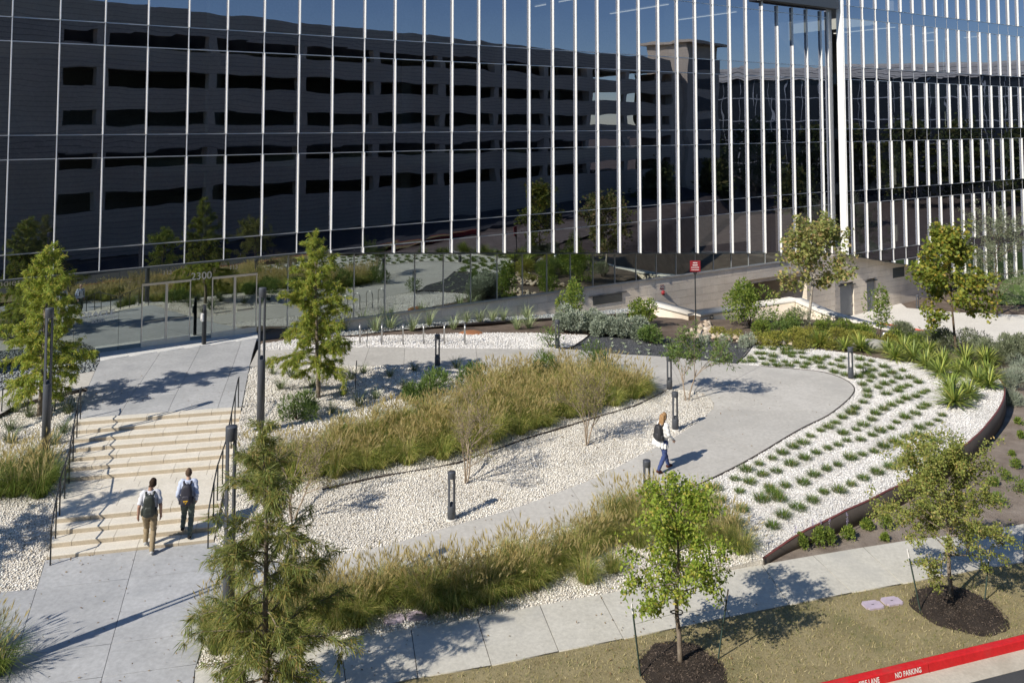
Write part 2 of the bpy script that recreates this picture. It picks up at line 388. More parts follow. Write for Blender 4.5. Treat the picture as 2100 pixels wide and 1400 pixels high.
_D = np.linalg.norm(_P[:, None, :2] - _P[None, :, :2], axis=-1)
_A = _D + np.eye(len(_P)) * -.02
_n = len(_P)
_S = np.zeros((_n + 1, _n + 1)); _S[:_n, :_n] = _A; _S[_n, :_n] = 1; _S[:_n, _n] = 1
_RBFW = np.linalg.solve(_S, np.concatenate([_P[:, 2], [0]]))
def hgt(x, y):
    x = np.asarray(x, float); y = np.asarray(y, float)
    d = np.sqrt((x[..., None] - _P[:, 0]) ** 2 + (y[..., None] - _P[:, 1]) ** 2)
    return d @ _RBFW[:_n] + _RBFW[_n]
def G(u, v, fixed=None):
    """the point of the ground seen at photo position (u, v)"""
    z = np.zeros(np.shape(u)) + (.4 if fixed is None else fixed)
    for _ in range(1 if fixed is not None else 14):
        p = at_z(u, v, z)
        if fixed is None: z = .5 * z + .5 * hgt(p[..., 0], p[..., 1])
    if fixed is None: p[..., 2] = hgt(p[..., 0], p[..., 1])
    return p
def Gs(pts, fixed=None):
    a = np.array(pts, float); return G(a[:, 0], a[:, 1], fixed)
def gv(u, v, fixed=None): return Vector(G(np.float64(u), np.float64(v), fixed).tolist())

def catmull(P, sub=6, closed=False):
    P = np.asarray(P, float); n = len(P); out = []
    for i in range(n - (0 if closed else 1)):
        idx = [(i - 1) % n, i, (i + 1) % n, (i + 2) % n] if closed else [max(i - 1, 0), i, i + 1, min(i + 2, n - 1)]
        p0, p1, p2, p3 = P[idx]
        for k in range(sub):
            t = k / sub
            out.append(.5 * ((2 * p1) + (-p0 + p2) * t + (2 * p0 - 5 * p1 + 4 * p2 - p3) * t * t + (-p0 + 3 * p1 - 3 * p2 + p3) * t ** 3))
    if not closed: out.append(P[-1])
    return np.array(out)

def in_poly(x, y, poly):
    poly = np.asarray(poly)[:, :2]; x = np.asarray(x, float); y = np.asarray(y, float)
    c = np.zeros(np.shape(x), bool); j = len(poly) - 1
    for i in range(len(poly)):
        xi, yi = poly[i]; xj, yj = poly[j]
        with np.errstate(divide='ignore', invalid='ignore'):
            c ^= ((yi > y) != (yj > y)) & (x < (xj - xi) * (y - yi) / (yj - yi) + xi)
        j = i
    return c
def poly_area(P):
    x, y = P[:, 0], P[:, 1]; return .5 * np.sum(x * np.roll(y, -1) - y * np.roll(x, -1))
def densify(P, step):
    P = np.asarray(P, float)[:, :2]; out = []
    for i in range(len(P)):
        a, b = P[i], P[(i + 1) % len(P)]; m = max(1, int(np.ceil(np.linalg.norm(b - a) / step)))
        for k in range(m): out.append(a + (b - a) * k / m)
    return np.array(out)
def inset(P, d):
    P = np.asarray(P, float)[:, :2]
    if poly_area(P) < 0: P = P[::-1]
    a = P - np.roll(P, 1, 0); b = np.roll(P, -1, 0) - P
    na = np.stack([-a[:, 1], a[:, 0]], 1) / (np.linalg.norm(a, axis=1)[:, None] + 1e-9)
    nb = np.stack([-b[:, 1], b[:, 0]], 1) / (np.linalg.norm(b, axis=1)[:, None] + 1e-9)
    nn = na + nb; l = np.linalg.norm(nn, axis=1)[:, None]; nn = nn / np.maximum(l, .3)
    return P + nn * d

def sheet(name, poly, dz, mat, parent=None, step=.45, skirt=0.0, zf=None, kind='structure'):
    """a surface that follows the ground inside a polygon (world XY), with an optional skirt"""
    zf = zf or hgt
    B = densify(poly, step)
    if poly_area(B) < 0: B = B[::-1]
    x0, y0 = B.min(0); x1, y1 = B.max(0)
    gx, gy = np.meshgrid(np.arange(x0 + step / 2, x1, step), np.arange(y0 + step / 2, y1, step))
    g = np.stack([gx.ravel(), gy.ravel()], 1)
    if len(g):
        k = in_poly(g[:, 0], g[:, 1], inset(B, step * .35)); g = g[k]
    pts = [Vector(p) for p in B.tolist()] + [Vector(p) for p in g.tolist()]
    n = len(B)
    res = delaunay_2d_cdt(pts, [(i, (i + 1) % n) for i in range(n)], [], 1, 1e-5)
    V = np.array([(p.x, p.y) for p in res[0]]); T = np.array(res[2], int)
    z = zf(V[:, 0], V[:, 1]) + dz
    V3 = np.column_stack([V, z]); Fs = [T]
    if skirt:
        m = len(V3)
        zb = zf(B[:, 0], B[:, 1]) + dz
        top = np.column_stack([B, zb]); bot = top.copy(); bot[:, 2] -= skirt
        V3 = np.vstack([V3, top, bot]); i = np.arange(n); j = (i + 1) % n
        Fs.append(np.stack([m + i, m + n + i, m + n + j, m + j], 1))
    o = link(name, np_mesh(name, V3, Fs), mat, parent)
    if kind and parent is None: o['kind'] = kind
    return o

_octa = np.array([(1,0,0),(0,1,0),(-1,0,0),(0,-1,0),(0,0,1),(0,0,-1)], float)
_octf = np.array([(0,1,4),(1,2,4),(2,3,4),(3,0,4),(1,0,5),(2,1,5),(3,2,5),(0,3,5)])
def stones(name, poly, mat, spacing, size, label, cat='gravel', zf=None, excl=(), dz=.0, keep=1.0, flat=.6):
    """loose stones covering a bed: one mass nobody could count"""
    zf = zf or hgt
    P = np.asarray(poly)[:, :2]
    x0, y0 = P.min(0); x1, y1 = P.max(0)
    gx, gy = np.meshgrid(np.arange(x0, x1, spacing), np.arange(y0, y1, spacing))
    gx = gx.ravel() + rng.uniform(-.5, .5, gx.size) * spacing; gy = gy.ravel() + rng.uniform(-.5, .5, gy.size) * spacing
    k = in_poly(gx, gy, P)
    for e in excl: k &= ~in_poly(gx, gy, e)
    if keep < 1: k &= rng.random(gx.size) < keep
    gx, gy = gx[k], gy[k]; n = len(gx)
    S = size * rng.uniform(.65, 1.3, (n, 1, 1))
    v = np.repeat(_octa[None], n, 0) * rng.uniform(.75, 1.25, (n, 6, 1))
    v += rng.uniform(-.22, .22, (n, 6, 3))
    v[..., 2] *= flat
    a = rng.uniform(0, 2 * np.pi, n); b = rng.uniform(-.5, .5, n)
    y = v[..., 1] * np.cos(b)[:, None] - v[..., 2] * np.sin(b)[:, None]; z = v[..., 1] * np.sin(b)[:, None] + v[..., 2] * np.cos(b)[:, None]
    x = v[..., 0] * np.cos(a)[:, None] - y * np.sin(a)[:, None]; y = v[..., 0] * np.sin(a)[:, None] + y * np.cos(a)[:, None]
    v = np.stack([x, y, z], -1) * S
    v[..., 0] += gx[:, None]; v[..., 1] += gy[:, None]; v[..., 2] += (zf(gx, gy) + dz + size * .2 + rng.uniform(0, size * .6, n))[:, None]
    f = (_octf[None] + (np.arange(n) * 6)[:, None, None]).reshape(-1, 3)
    o = link(name, np_mesh(name, v.reshape(-1, 3), [f]), mat)
    tag(o, label, cat, kind='stuff')
    return o
# ================================================================== SITE
# outer edge and inner edge of the looping path, in pairs from the plaza round the bend to the lower walk
PAIRS = [((527,720),(512,752)),((620,717),(615,750)),((758,713),(745,751)),((830,714),(828,751)),((976,716),(980,753)),((1100,717),(1110,757)),
 ((1180,718),(1240,772)),((1250,726),(1335,797)),((1367,733),(1400,800)),((1511,747),(1440,808)),((1560,752),(1452,814)),((1690,765),(1460,822)),
 ((1752,797),(1464,831)),((1710,845),(1460,841)),((1640,882),(1448,852)),((1560,930),(1425,871)),((1490,968),(1370,905)),((1410,1005),(1300,941)),
 ((1320,1040),(1230,977)),((1215,1068),(1170,1001)),((1080,1103),(1050,1045)),((950,1140),(893,1090)),((830,1168),(785,1122)),((740,1188),(687,1140)),((680,1205),(600,1150))]
_po = Gs([p[0] for p in PAIRS]); _pi = Gs([p[1] for p in PAIRS])
SUBP = 6
PO = catmull(_po, SUBP); PI_ = catmull(_pi, SUBP)
PATH_POLY = np.vstack([PO, PI_[::-1]])[:, :2]

ST_O = np.array((-11.03, 20.25)); ST_E = np.array((.975, .222)); ST_E /= np.linalg.norm(ST_E); ST_R = np.array((-ST_E[1], ST_E[0]))
def st_left(r): return -.95 * r / 5.79
def st_right(r): return 3.75 + .08 * r / 5.79
def st_xy(e, r): return ST_O + ST_E * e + ST_R * r
STAIR_POLY = np.array([st_xy(0, 0), st_xy(3.75, 0), st_xy(st_right(6.1), 6.1), st_xy(st_left(6.1), 6.1)])

# wall that holds the sedge bed (top edge in the photo)
WALL_PX = [(1566,1148),(1597,1126),(1626,1106),(1655,1089),(1736,1049),(1817,1010.5),(1898,966),(1958,929.5),(1999,899),(2031,865),(2053.6,832),(2061,804),(2055,785),(2040,770)]
WALLC = catmull(Gs(WALL_PX), 4)
OUT_POLY = np.vstack([WALLC[:, :2], [(60, 38), (60, 5), (6, 12)], ])
def hgt2(x, y): return np.zeros(np.shape(x))
SW_UP = Gs([(400,1375),(500,1355),(600,1333),(698,1314),(843,1291),(978,1268),(1107,1243),(1230,1221),(1345,1199),(1457,1178),(1562,1159),(1667,1141),(1770,1124),(1860,1110),(1980,1095),(2100,1076),(2230,1056)], 0)
SW_LO = Gs([(390,1490),(520,1466),(620,1443),(712,1425),(857,1392),(1008,1367),(1146,1338),(1279,1312),(1395,1288),(1497,1267),(1620,1242),(1748,1217),(1850,1199),(1930,1184),(2020,1168),(2100,1155),(2230,1130)], 0)
KERB_A = at_z(1684., 1400., 0.); KERB_B = at_z(2100., 1301., 0.)
K_D = (KERB_B - KERB_A)[:2]; K_D /= np.linalg.norm(K_D); K_N = np.array((K_D[1], -K_D[0]))     # towards the road
def kerb_xy(s, o): return KERB_A[:2] + K_D * s + K_N * o

# ------------------------------------------------------------------ base ground
def ground():
    xs = np.concatenate([np.array([-900, -400, -200, -120]), np.arange(-80, 80.1, 1.6), np.array([120, 200, 400, 900])])
    ys = np.concatenate([np.array([-700, -300, -120, -60, -20]), np.arange(-4, 80.1, 1.6), np.array([120, 200, 400, 900])])
    X, Y = np.meshgrid(xs, ys)
    z = np.clip(hgt(X, Y), -.3, 1.4)
    far = np.clip((np.hypot(X - 2, Y - 28) - 38) / 25, 0, 1); z = z * (1 - far)
    zz = z.copy()
    for dy in (-1, 0, 1):
        for dx in (-1, 0, 1): zz = np.minimum(zz, np.roll(np.roll(z, dy, 0), dx, 1))
    zz -= .22
    # land falls to the service court on the right, and nothing may poke through the pavements or the road
    zz = np.where(in_poly(X, Y, OUT_POLY), np.minimum(zz, -.12), zz)
    dr = (X - KERB_A[0]) * K_N[0] + (Y - KERB_A[1]) * K_N[1]
    zz = np.where(dr > -1.2, -.4, zz)
    dw = np.min(np.hypot(X[..., None] - WALLC[:, 0], Y[..., None] - WALLC[:, 1]), -1); zz = np.where(dw < 3.2, np.minimum(zz, -.15), zz)
    zz = np.where((X > 8) & (Y > 42) | (Y > 62), -3.4, zz)
    n, m = X.shape; i = np.arange(n - 1)[:, None] * m + np.arange(m - 1)[None]
    f = np.stack([i, i + 1, i + m + 1, i + m], -1).reshape(-1, 4)
    o = link('ground', np_mesh('ground', np.column_stack([X.ravel(), Y.ravel(), zz.ravel()]), [f]), M['soil']); o['kind'] = 'structure'
ground()

# ------------------------------------------------------------------ pavements made of slabs
def slab(name, poly, mat, parent, dz, zf=None, gap=.008, thick=.1, step=.5):
    return sheet(name, inset(poly, gap), dz, mat, parent, step, skirt=thick, zf=zf)

def pavement(name): 
    e = empty(name); e['kind'] = 'structure'; return e

pv = pavement('garden_path')
_jt = [0, 2, 3, 4, 5, 6, 7, 8, 10, 13, 15, 17, 19, 20, 21, 22, 23, 24]
for i, i2 in zip(_jt, _jt[1:]):
    a, b = i * SUBP, i2 * SUBP
    slab('slab', np.vstack([PO[a:b + 1], PI_[a:b + 1][::-1]])[:, :2], M['path'], pv, .03)
sheet('joint_bed', PATH_POLY, .012, M['joint'], pv)

def clip_half(P, p, n):
    out = []; P = np.asarray(P)[:, :2]
    for i in range(len(P)):
        a, b = P[i], P[(i + 1) % len(P)]; da, db = np.dot(a - p, n), np.dot(b - p, n)
        if da >= 0: out.append(a)
        if da * db < 0: out.append(a + (b - a) * da / (da - db))
    return np.array(out)
def slabs_by_lines(name, poly, lines, mat, parent, dz, **k):
    """cut a polygon by successive lines (point, normal) into slabs"""
    cells = [np.asarray(poly)[:, :2]]
    for (p, n) in lines:
        nc = []
        for c in cells:
            for s in (1, -1):
                q = clip_half(c, np.array(p), np.array(n) * s)
                if len(q) >= 3 and abs(poly_area(q)) > .02: nc.append(q)
        cells = nc
    for c in cells: slab(name, c, mat, parent, dz, **k)

# upper plaza in front of the doors
pl_top_l, pl_top_r = Gs([(205,741),(527,694)])[:, :2]
PLAZA = np.vstack([Gs([(205,741),(527,694),(519,722),(512,752)])[:, :2], [st_xy(st_right(6.05), 6.05), st_xy(st_left(6.05), 6.05)], Gs([(178,802),(195,762)])[:, :2]])
pv = pavement('upper_plaza')
_l = [(st_xy(0, 7.6), ST_R), (st_xy(1.6, 7), ST_E), (st_xy(.2, 7), ST_E), (st_xy(3.1, 7), ST_E), (st_xy(0, 9.6), ST_R)]
slabs_by_lines('slab', PLAZA, _l, M['walk'], pv, .034)
sheet('joint_bed', PLAZA, .014, M['joint'], pv)
# side walk leading left from the plaza
LEFTWALK = Gs([(195,762),(178,802),(105,818),(35,838),(0,857),(-120,905),(-160,850),(-40,812),(60,790),(120,776)])[:, :2]
pv = pavement('side_walk')
slabs_by_lines('slab', LEFTWALK, [(G(105., 800.)[:2], ST_E), (G(20., 820.)[:2], ST_E)], M['path'], pv, .033)
sheet('joint_bed', LEFTWALK, .013, M['joint'], pv)

LOWER = np.vstack([[st_xy(-.06, 0), st_xy(3.85, 0)], Gs([(510,1165),(600,1150),(680,1205),(600,1222),(470,1240),(425,1290),(400,1375),(385,1500),(-300,1500),(-300,1216),(0,1216),(75,1209)], 0)[:, :2]])
pv = pavement('lower_walk')
_v = at_z(278.6, 1135.7, 0.)[:2] - at_z(207., 1400., 0.)[:2]; _v /= np.linalg.norm(_v); _vn = np.array((_v[1], -_v[0]))
_wj = at_z(75., 1209., 0.)[:2] - at_z(41., 1318., 0.)[:2]; _wj /= np.linalg.norm(_wj); _wn = np.array((_wj[1], -_wj[0]))
_l = [(at_z(278.6, 1135.7, 0.)[:2], _vn), (at_z(75., 1209., 0.)[:2], _wn), (at_z(120., 1205., 0.)[:2], ST_R), (at_z(130., 1335., 0.)[:2], ST_R), (at_z(200., 1392., 0.)[:2], ST_R)]
slabs_by_lines('slab', LOWER, _l, M['walk'], pv, .030, zf=hgt2)
sheet('joint_bed', LOWER, .010, M['joint'], pv, zf=hgt2, step=2)

pv = pavement('street_sidewalk')
for i in range(len(SW_UP) - 1):
    slab('slab', np.array([SW_UP[i], SW_UP[i + 1], SW_LO[i + 1], SW_LO[i]]), M['sidewalk'], pv, .032, zf=hgt2, gap=.012 if i not in (2, 6, 10) else .012, step=1.5)
SIDE_POLY = np.vstack([SW_UP, SW_LO[::-1]])[:, :2]
sheet('joint_bed', SIDE_POLY, .010, M['joint'], pv, zf=hgt2, step=2)

# threshold strip of pale stone at the doors
THR = Gs([(203,716),(291,703),(527,672),(529,696),(205,741)])[:, :2]
TH_U = (pl_top_r - pl_top_l) / np.linalg.norm(pl_top_r - pl_top_l)
pv = pavement('door_threshold')
slabs_by_lines('paver', np.vstack([THR]), [(pl_top_l + TH_U * s, TH_U) for s in np.arange(1.0, 8.5, 1.0)], M['threshold'], pv, .05, gap=.006)

# ------------------------------------------------------------------ stone stairs
stairs = empty('stone_stairs', (ST_O[0], ST_O[1], 0))
tag(stairs, 'cream limestone stairs of eleven steps with a paved landing, rising to the plaza', 'stairs')
RISE = .12
def st_block(name, e0a, e1a, e0b, e1b, r0, r1, z0, z1, nose=True):
    """a stone from r0 (front) to r1 (back); e bounds at front a / back b"""
    bm = bmesh.new(); q = []
    for (e, r) in ((e0a, r0), (e1a, r0), (e1b, r1), (e0b, r1)):
        x, y = st_xy(e, r) - ST_O; q.append((x, y))
    vs = [bm.verts.new((x, y, z)) for z in (z0, z1) for (x, y) in q]
    for f in [(0,3,2,1),(4,5,6,7),(0,1,5,4),(1,2,6,5),(2,3,7,6),(3,0,4,7)]: bm.faces.new([vs[i] for i in f])
    if nose:
        ed = [e for e in bm.edges if vs[4] in e.verts and vs[5] in e.verts]
        bmesh.ops.bevel(bm, geom=ed, offset=.022, segments=2, affect='EDGES', profile=.6)
    bm.normal_update()
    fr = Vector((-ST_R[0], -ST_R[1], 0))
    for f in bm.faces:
        if nose and f.normal.dot(fr) > .97: f.material_index = 1  # front faces get the darker riser colour with step shading in it
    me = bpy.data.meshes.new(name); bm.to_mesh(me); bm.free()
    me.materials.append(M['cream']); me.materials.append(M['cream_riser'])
    return link(name, me, None, stairs)
def st_row(r0, r1, z0, z1, off, L=.95, nose=True, name='tread_stone'):
    a0, a1 = st_left(r0), st_right(r0); b0, b1 = st_left(r1), st_right(r1); g = .005
    cuts = [a0] + [c for c in np.arange(math.floor(a0) - 1 + off, a1, L) if a0 + .18 < c < a1 - .18] + [a1]
    for k in range(len(cuts) - 1):
        e0, e1 = cuts[k] + g, cuts[k + 1] - g
        st_block(name, e0, e1, b0 + g if k == 0 else e0, b1 - g if k == len(cuts) - 2 else e1, r0, r1, z0, z1, nose)
r = 0.0; z = 0.0
lvl = []
for k in range(4):
    nr = r + (.385 if k < 3 else .42)
    lvl.append((r, z + RISE)); st_row(r, nr - .006, z - .03, z + RISE, (.13, .52, .31, .74)[k]); r = nr; z += RISE
r0l = r
for k in range(5):
    rr = r0l + (3.40 - r0l) / 5 * k; st_row(rr, rr + (3.40 - r0l) / 5 - .006, z - .1, z - .002, (.3, .77, .2, .6, .42)[k], nose=False, name='landing_paver')
r = 3.40
for k in range(7):
    nr = r + .4 if k < 6 else r + .28
    lvl.append((r, z + RISE)); st_row(r, nr - .006, z - .05, z + RISE, (.45, .1, .66, .3, .82, .5, .2)[k]); r = nr; z += RISE
m = MB()
def under(e0, e1, f0, f1, r0, r1, z1):
    q = [st_xy(e0, r0) - ST_O, st_xy(e1, r0) - ST_O, st_xy(f1, r1) - ST_O, st_xy(f0, r1) - ST_O]
    m.hexa([(p[0], p[1], -.2) for p in q] + [(p[0], p[1], z1) for p in q])
for (r_, z_), (r2_, z2_) in zip(lvl, lvl[1:] + [(6.05, 1.32)]):
    under(st_left(r_ + .05) + .02, st_right(r_ + .05) - .02, st_left(r2_) + .02, st_right(r2_) - .02, r_ + .04, r2_ + .03, z_ - .06)
m.build('base', M['walk'], stairs)

# ------------------------------------------------------------------ planting and gravel beds
def arr(*parts): return np.vstack([np.asarray(p)[:, :2] for p in parts])
BED_LEFT = arr(Gs([(0,857),(35,838),(105,818),(178,802)]), [st_xy(st_left(6.0) - .02, 6.0), st_xy(st_left(3.4) - .02, 3.4), st_xy(-.02, 0)], Gs([(75,1209),(0,1216),(-150,1216),(-150,905)]))
sheet('left_gravel_bed', BED_LEFT, 0, M['gravel_bed'], skirt=.3)
BED_LEFT_VIS = BED_LEFT
stones('left_gravel', BED_LEFT, M['stones'], .054, .0265, 'pale gravel filling the bed left of the stone stairs')
i_in = 0
UPPER = arr([st_xy(st_right(6.0) + .02, 6.0)], PI_[:SUBP * 9 + 1], Gs([(1365,800),(1300,832),(1200,862),(1100,892),(940,948),(770,978),(660,1003),(560,1000)]), [st_xy(st_right(2.5) + .02, 2.5)])
sheet('upper_gravel_bed', UPPER, 0, M['gravel_bed'], skirt=.3)
GRASS_POLY = arr(Gs([(1352,804),(1300,830),(1200,860),(1100,890),(940,945),(770,975),(660,1000),(560,985),(545,930),(640,908),(760,878),(900,838),(1000,798),(1080,772),(1180,768),(1260,782)]))
stones('upper_gravel', UPPER, M['stones'], .058, .028, 'pale gravel between the stairs and the looping path', excl=[inset(GRASS_POLY, .5)])
LOWERBED = arr(Gs([(1365,803),(1300,835),(1200,865),(1100,895),(940,951),(770,981),(660,1006),(560,1003)]), [st_xy(st_right(2.5) + .02, 2.5), st_xy(3.77, 0)], Gs([(510,1165)]), PI_[SUBP * 8:][::-1])
sheet('lower_gravel_bed', LOWERBED, 0, M['gravel_bed'], skirt=.3)
stones('lower_gravel', LOWERBED, M['stones'], .052, .0255, 'pale gravel strip below the grasses along the ramp')
VERGE = arr(PO[SUBP * 17:], Gs([(600,1222),(470,1240),(425,1290),(400,1375)], 0), SW_UP[1:11], WALLC[:1])
sheet('sidewalk_gravel_bed', VERGE, 0, M['gravel_bed'], skirt=.3)
stones('sidewalk_gravel', VERGE, M['stones'], .052, .0255, 'pale gravel strip between the ramp and the street sidewalk')
BIKE = arr(Gs([(530,716),(535,706),(600,697),(700,692),(761,690),(868,686),(989,683),(1097,683),(1209,688)]), Gs([(1195,699),(1172,713)]), PO[:SUBP * 6 - 2][::-1])
sheet('bike_gravel_bed', BIKE, 0, M['white_bed'], skirt=.3)
stones('bike_gravel', BIKE, M['white_stones'], .07, .035, 'white pebbles around the bicycle racks')
BLACK = arr(Gs([(1209,688),(1300,690),(1411,696),(1543,708),(1527,730),(1511,746)]), PO[SUBP * 6:SUBP * 9][::-1], Gs([(1176,714),(1195,699)]))
sheet('black_gravel_bed', BLACK, 0, M['black_bed'], skirt=.3)
stones('black_gravel', BLACK, M['black_stones'], .05, .020, 'black crushed gravel bed with small agaves')
SEDGE = arr(PO[SUBP * 9:SUBP * 17 + 1], [WALLC[0, :2]], WALLC, Gs([(1960,760),(1860,742),(1800,735),(1740,724),(1668,716),(1600,710),(1545,708)]))
sheet('sedge_gravel_bed', SEDGE, 0, M['white_bed'], skirt=.3)
stones('sedge_gravel', SEDGE, M['white_stones'], .060, .027, 'bright white gravel sloping between the path bend and the steel wall')
BACK = arr(Gs([(1209,687),(1300,689),(1411,695),(1543,707),(1600,709),(1668,715),(1740,723),(1800,734),(1860,741),(1960,759),(2040,770),(2150,760),(2150,730),(2000,712),(1900,690),(1800,668),(1680,655),(1560,655),(1430,655),(1330,648),(1250,650)]))
sheet('shrub_bed', BACK, -.01, M['soil'], step=.8)
WALLBED = arr(Gs([(530,706),(600,697),(700,692),(761,690),(868,686),(989,683),(1097,683),(1209,688),(1250,650),(1150,655),(1000,668),(800,680),(620,690),(530,700)]))
sheet('wall_planting_bed', WALLBED, -.012, M['soil'], step=.6)
OUTBED = arr(WALLC, [(45, 38), (45, 31)], SW_UP[10:][::-1])
sheet('street_planting_bed', OUTBED, .012, M['dry_soil'], zf=hgt2, step=1)
def verge_xy():
    return arr(SW_LO, [kerb_xy(30, 0), kerb_xy(-22, 0)])
TURF = verge_xy()
sheet('turf_verge', TURF, .014, M['turf'], zf=hgt2, step=2)

ENTRY = Gs([(204,742),(195,761),(120,775),(60,789),(-40,811),(-160,850),(-160,780),(0,748),(150,722),(203,714)])[:, :2]
sheet('entry_gravel_bed', ENTRY, -.01, M['black_bed'], step=.8)
stones('entry_pebbles', ENTRY, M['grey_pebble'], .09, .045, 'grey pebbles below the lobby glass left of the plaza')
# dry turf blades
def turf(name, poly, n, label, mat, hh=.06, excl=()):
    P = np.asarray(poly)[:, :2]; x0, y0 = P.min(0); x1, y1 = P.max(0)
    x = rng.uniform(x0, x1, n); y = rng.uniform(y0, y1, n); k = in_poly(x, y, P)
    for e in excl: k &= ~in_poly(x, y, e)
    x, y = x[k], y[k]; n = len(x); a = rng.uniform(0, 2 * np.pi, n); h = hh * rng.uniform(.4, 1.4, n); w = rng.uniform(.005, .010, n)
    lean = rng.uniform(.2, 1.0, n) * h; b = rng.uniform(0, 2 * np.pi, n)
    v = np.zeros((n, 3, 3)); v[:, 0] = np.stack([x + np.cos(a) * w, y + np.sin(a) * w, np.full(n, .012)], 1); v[:, 1] = np.stack([x - np.cos(a) * w, y - np.sin(a) * w, np.full(n, .012)], 1)
    v[:, 2] = np.stack([x + np.cos(b) * lean, y + np.sin(b) * lean, h], 1)
    tag(link(name, np_mesh(name, v.reshape(-1, 3), [np.arange(n * 3).reshape(-1, 3)]), mat), label, 'grass', kind='stuff')

# steel edging strips between beds
def strip(name, P, h0, h1, th, mat, parent=None, zf=None, cap=None):
    P = np.asarray(P)[:, :2]; zf = zf or hgt
    d = np.gradient(P, axis=0); d /= np.linalg.norm(d, axis=1)[:, None] + 1e-9; nn = np.stack([-d[:, 1], d[:, 0]], 1) * th / 2
    z = zf(P[:, 0], P[:, 1]); L = P + nn; R = P - nn; n = len(P)
    V = np.vstack([np.column_stack([L, z + h0]), np.column_stack([R, z + h0]), np.column_stack([R, z + h1]), np.column_stack([L, z + h1])])
    i = np.arange(n - 1); q = lambda a, b: np.stack([a * n + i, b * n + i, b * n + i + 1, a * n + i + 1], 1)
    F = [np.vstack([q(0, 1), q(1, 2), q(2, 3), q(3, 0)]), np.array([[0, n, 2 * n, 3 * n], [n - 1, 4 * n - 1, 3 * n - 1, 2 * n - 1]])]
    return link(name, np_mesh(name, V, F), mat, parent)
def edging(P, label, hgt_=.06, th=.02):
    tag(strip('steel_edging', P, -.1, hgt_, th, M['steel_edge']), label, 'edging', 'steel bed edgings')
edging(catmull(Gs([(1544,708),(1532,726),(1511,747)]), 5), 'curved dark steel edging between black gravel and white gravel')
edging(catmull(Gs([(1209,688),(1195,699),(1172,713),(1150,716)]), 5), 'curved rusty steel edging between white pebbles and black gravel')
edging(catmull(Gs([(1209,687),(1300,689),(1411,695),(1543,707),(1600,709),(1668,715),(1720,721)]), 4), 'long dark steel edging below the shrub bed')
edging(catmull(Gs([(660,1004),(770,979),(940,949),(1100,893),(1200,863),(1300,833),(1365,802)]), 4), 'dark steel edging along the lower side of the grasses', .035, .02)
edging(PO[SUBP * 10:SUBP * 17 + 1], 'thin dark edging between the path bend and white gravel', .045, .03)
edging(catmull(Gs([(178,803),(105,819),(35,839),(0,858),(-60,880)]), 4), 'dark steel edging between the side walk and left gravel', .14, .02)
edging(catmull(Gs([(620,686),(700,681),(800,676),(900,668),(1000,661),(1100,655),(1150,652)]), 4), 'thin edging between mulch and grey pebbles at the wall', .05, .02)

# curved steel retaining wall with a lens colour fringe painted red along its top edge
rw = empty('retaining_wall', WALLC[0].tolist())
tag(rw, 'curved dark brown steel retaining wall with a red-fringed top edge, right of the white gravel', 'wall')
def wall_strip(name, zlo, dz, th, mat):
    P = WALLC[:, :2]; d = np.gradient(P, axis=0); d /= np.linalg.norm(d, axis=1)[:, None]; nn = np.stack([-d[:, 1], d[:, 0]], 1) * th / 2
    zt = hgt(P[:, 0], P[:, 1]) + .05; n = len(P); lo = np.full(n, -.1) if zlo is None else zt + zlo
    L = P + nn; R = P - nn; hi = zt + dz
    V = np.vstack([np.column_stack([L, lo]), np.column_stack([R, lo]), np.column_stack([R, hi]), np.column_stack([L, hi])]) - np.append(WALLC[0, :2], WALLC[0, 2])
    i = np.arange(n - 1); q = lambda a, b: np.stack([a * n + i, b * n + i, b * n + i + 1, a * n + i + 1], 1)
    link(name, np_mesh(name, V, [np.vstack([q(0, 1), q(1, 2), q(2, 3), q(3, 0)]), np.array([[0, n, 2 * n, 3 * n], [n - 1, 4 * n - 1, 3 * n - 1, 2 * n - 1]])]), mat, rw)
wall_strip('plate', None, 0, .05, M['wall_steel'])
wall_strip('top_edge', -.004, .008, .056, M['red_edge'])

# ------------------------------------------------------------------ kerb, gutter, road
kerb = empty('red_kerb'); kerb['kind'] = 'structure'
joints = [-22, -16, -10, -4, 2.32, 8.5, 14.5, 20.5, 30]
for a, b in zip(joints, joints[1:]):
    m = MB(); g = .008
    prof = [(.0, -.45), (.0, .012), (.015, .02), (.13, .02), (.155, .006), (.185, -.135), (.185, -.45)]
    pts = []
    for s in (a + g, b - g):
        for (o_, z_) in prof: x, y = kerb_xy(s, o_); pts.append((x, y, z_))
    n = len(prof); fs = [(i, i + 1, n + i + 1, n + i) for i in range(n - 1)] + [tuple(range(n - 1, -1, -1)), tuple(range(n, 2 * n))]
    m.add(pts, fs); m.build('kerb_stone', M['red_kerb'], kerb)
gut = empty('street_gutter'); gut['kind'] = 'structure'
for a, b in zip(joints, joints[1:]):
    m = MB(); q = [kerb_xy(a + .008, .187), kerb_xy(b - .008, .187), kerb_xy(b - .008, .62), kerb_xy(a + .008, .62)]
    m.hexa([(p[0], p[1], -.5) for p in q] + [(q[0][0], q[0][1], -.132), (q[1][0], q[1][1], -.132), (q[2][0], q[2][1], -.155), (q[3][0], q[3][1], -.155)])
    m.build('gutter_slab', M['gutter'], gut)
q = [kerb_xy(-60, .60), kerb_xy(90, .60), kerb_xy(90, 11.2), kerb_xy(-60, 11.2)]
m = MB(); m.hexa([(p[0], p[1], -.5) for p in q] + [(p[0], p[1], -.16) for p in q]); o = m.build('road', M['asphalt']); o['kind'] = 'structure'

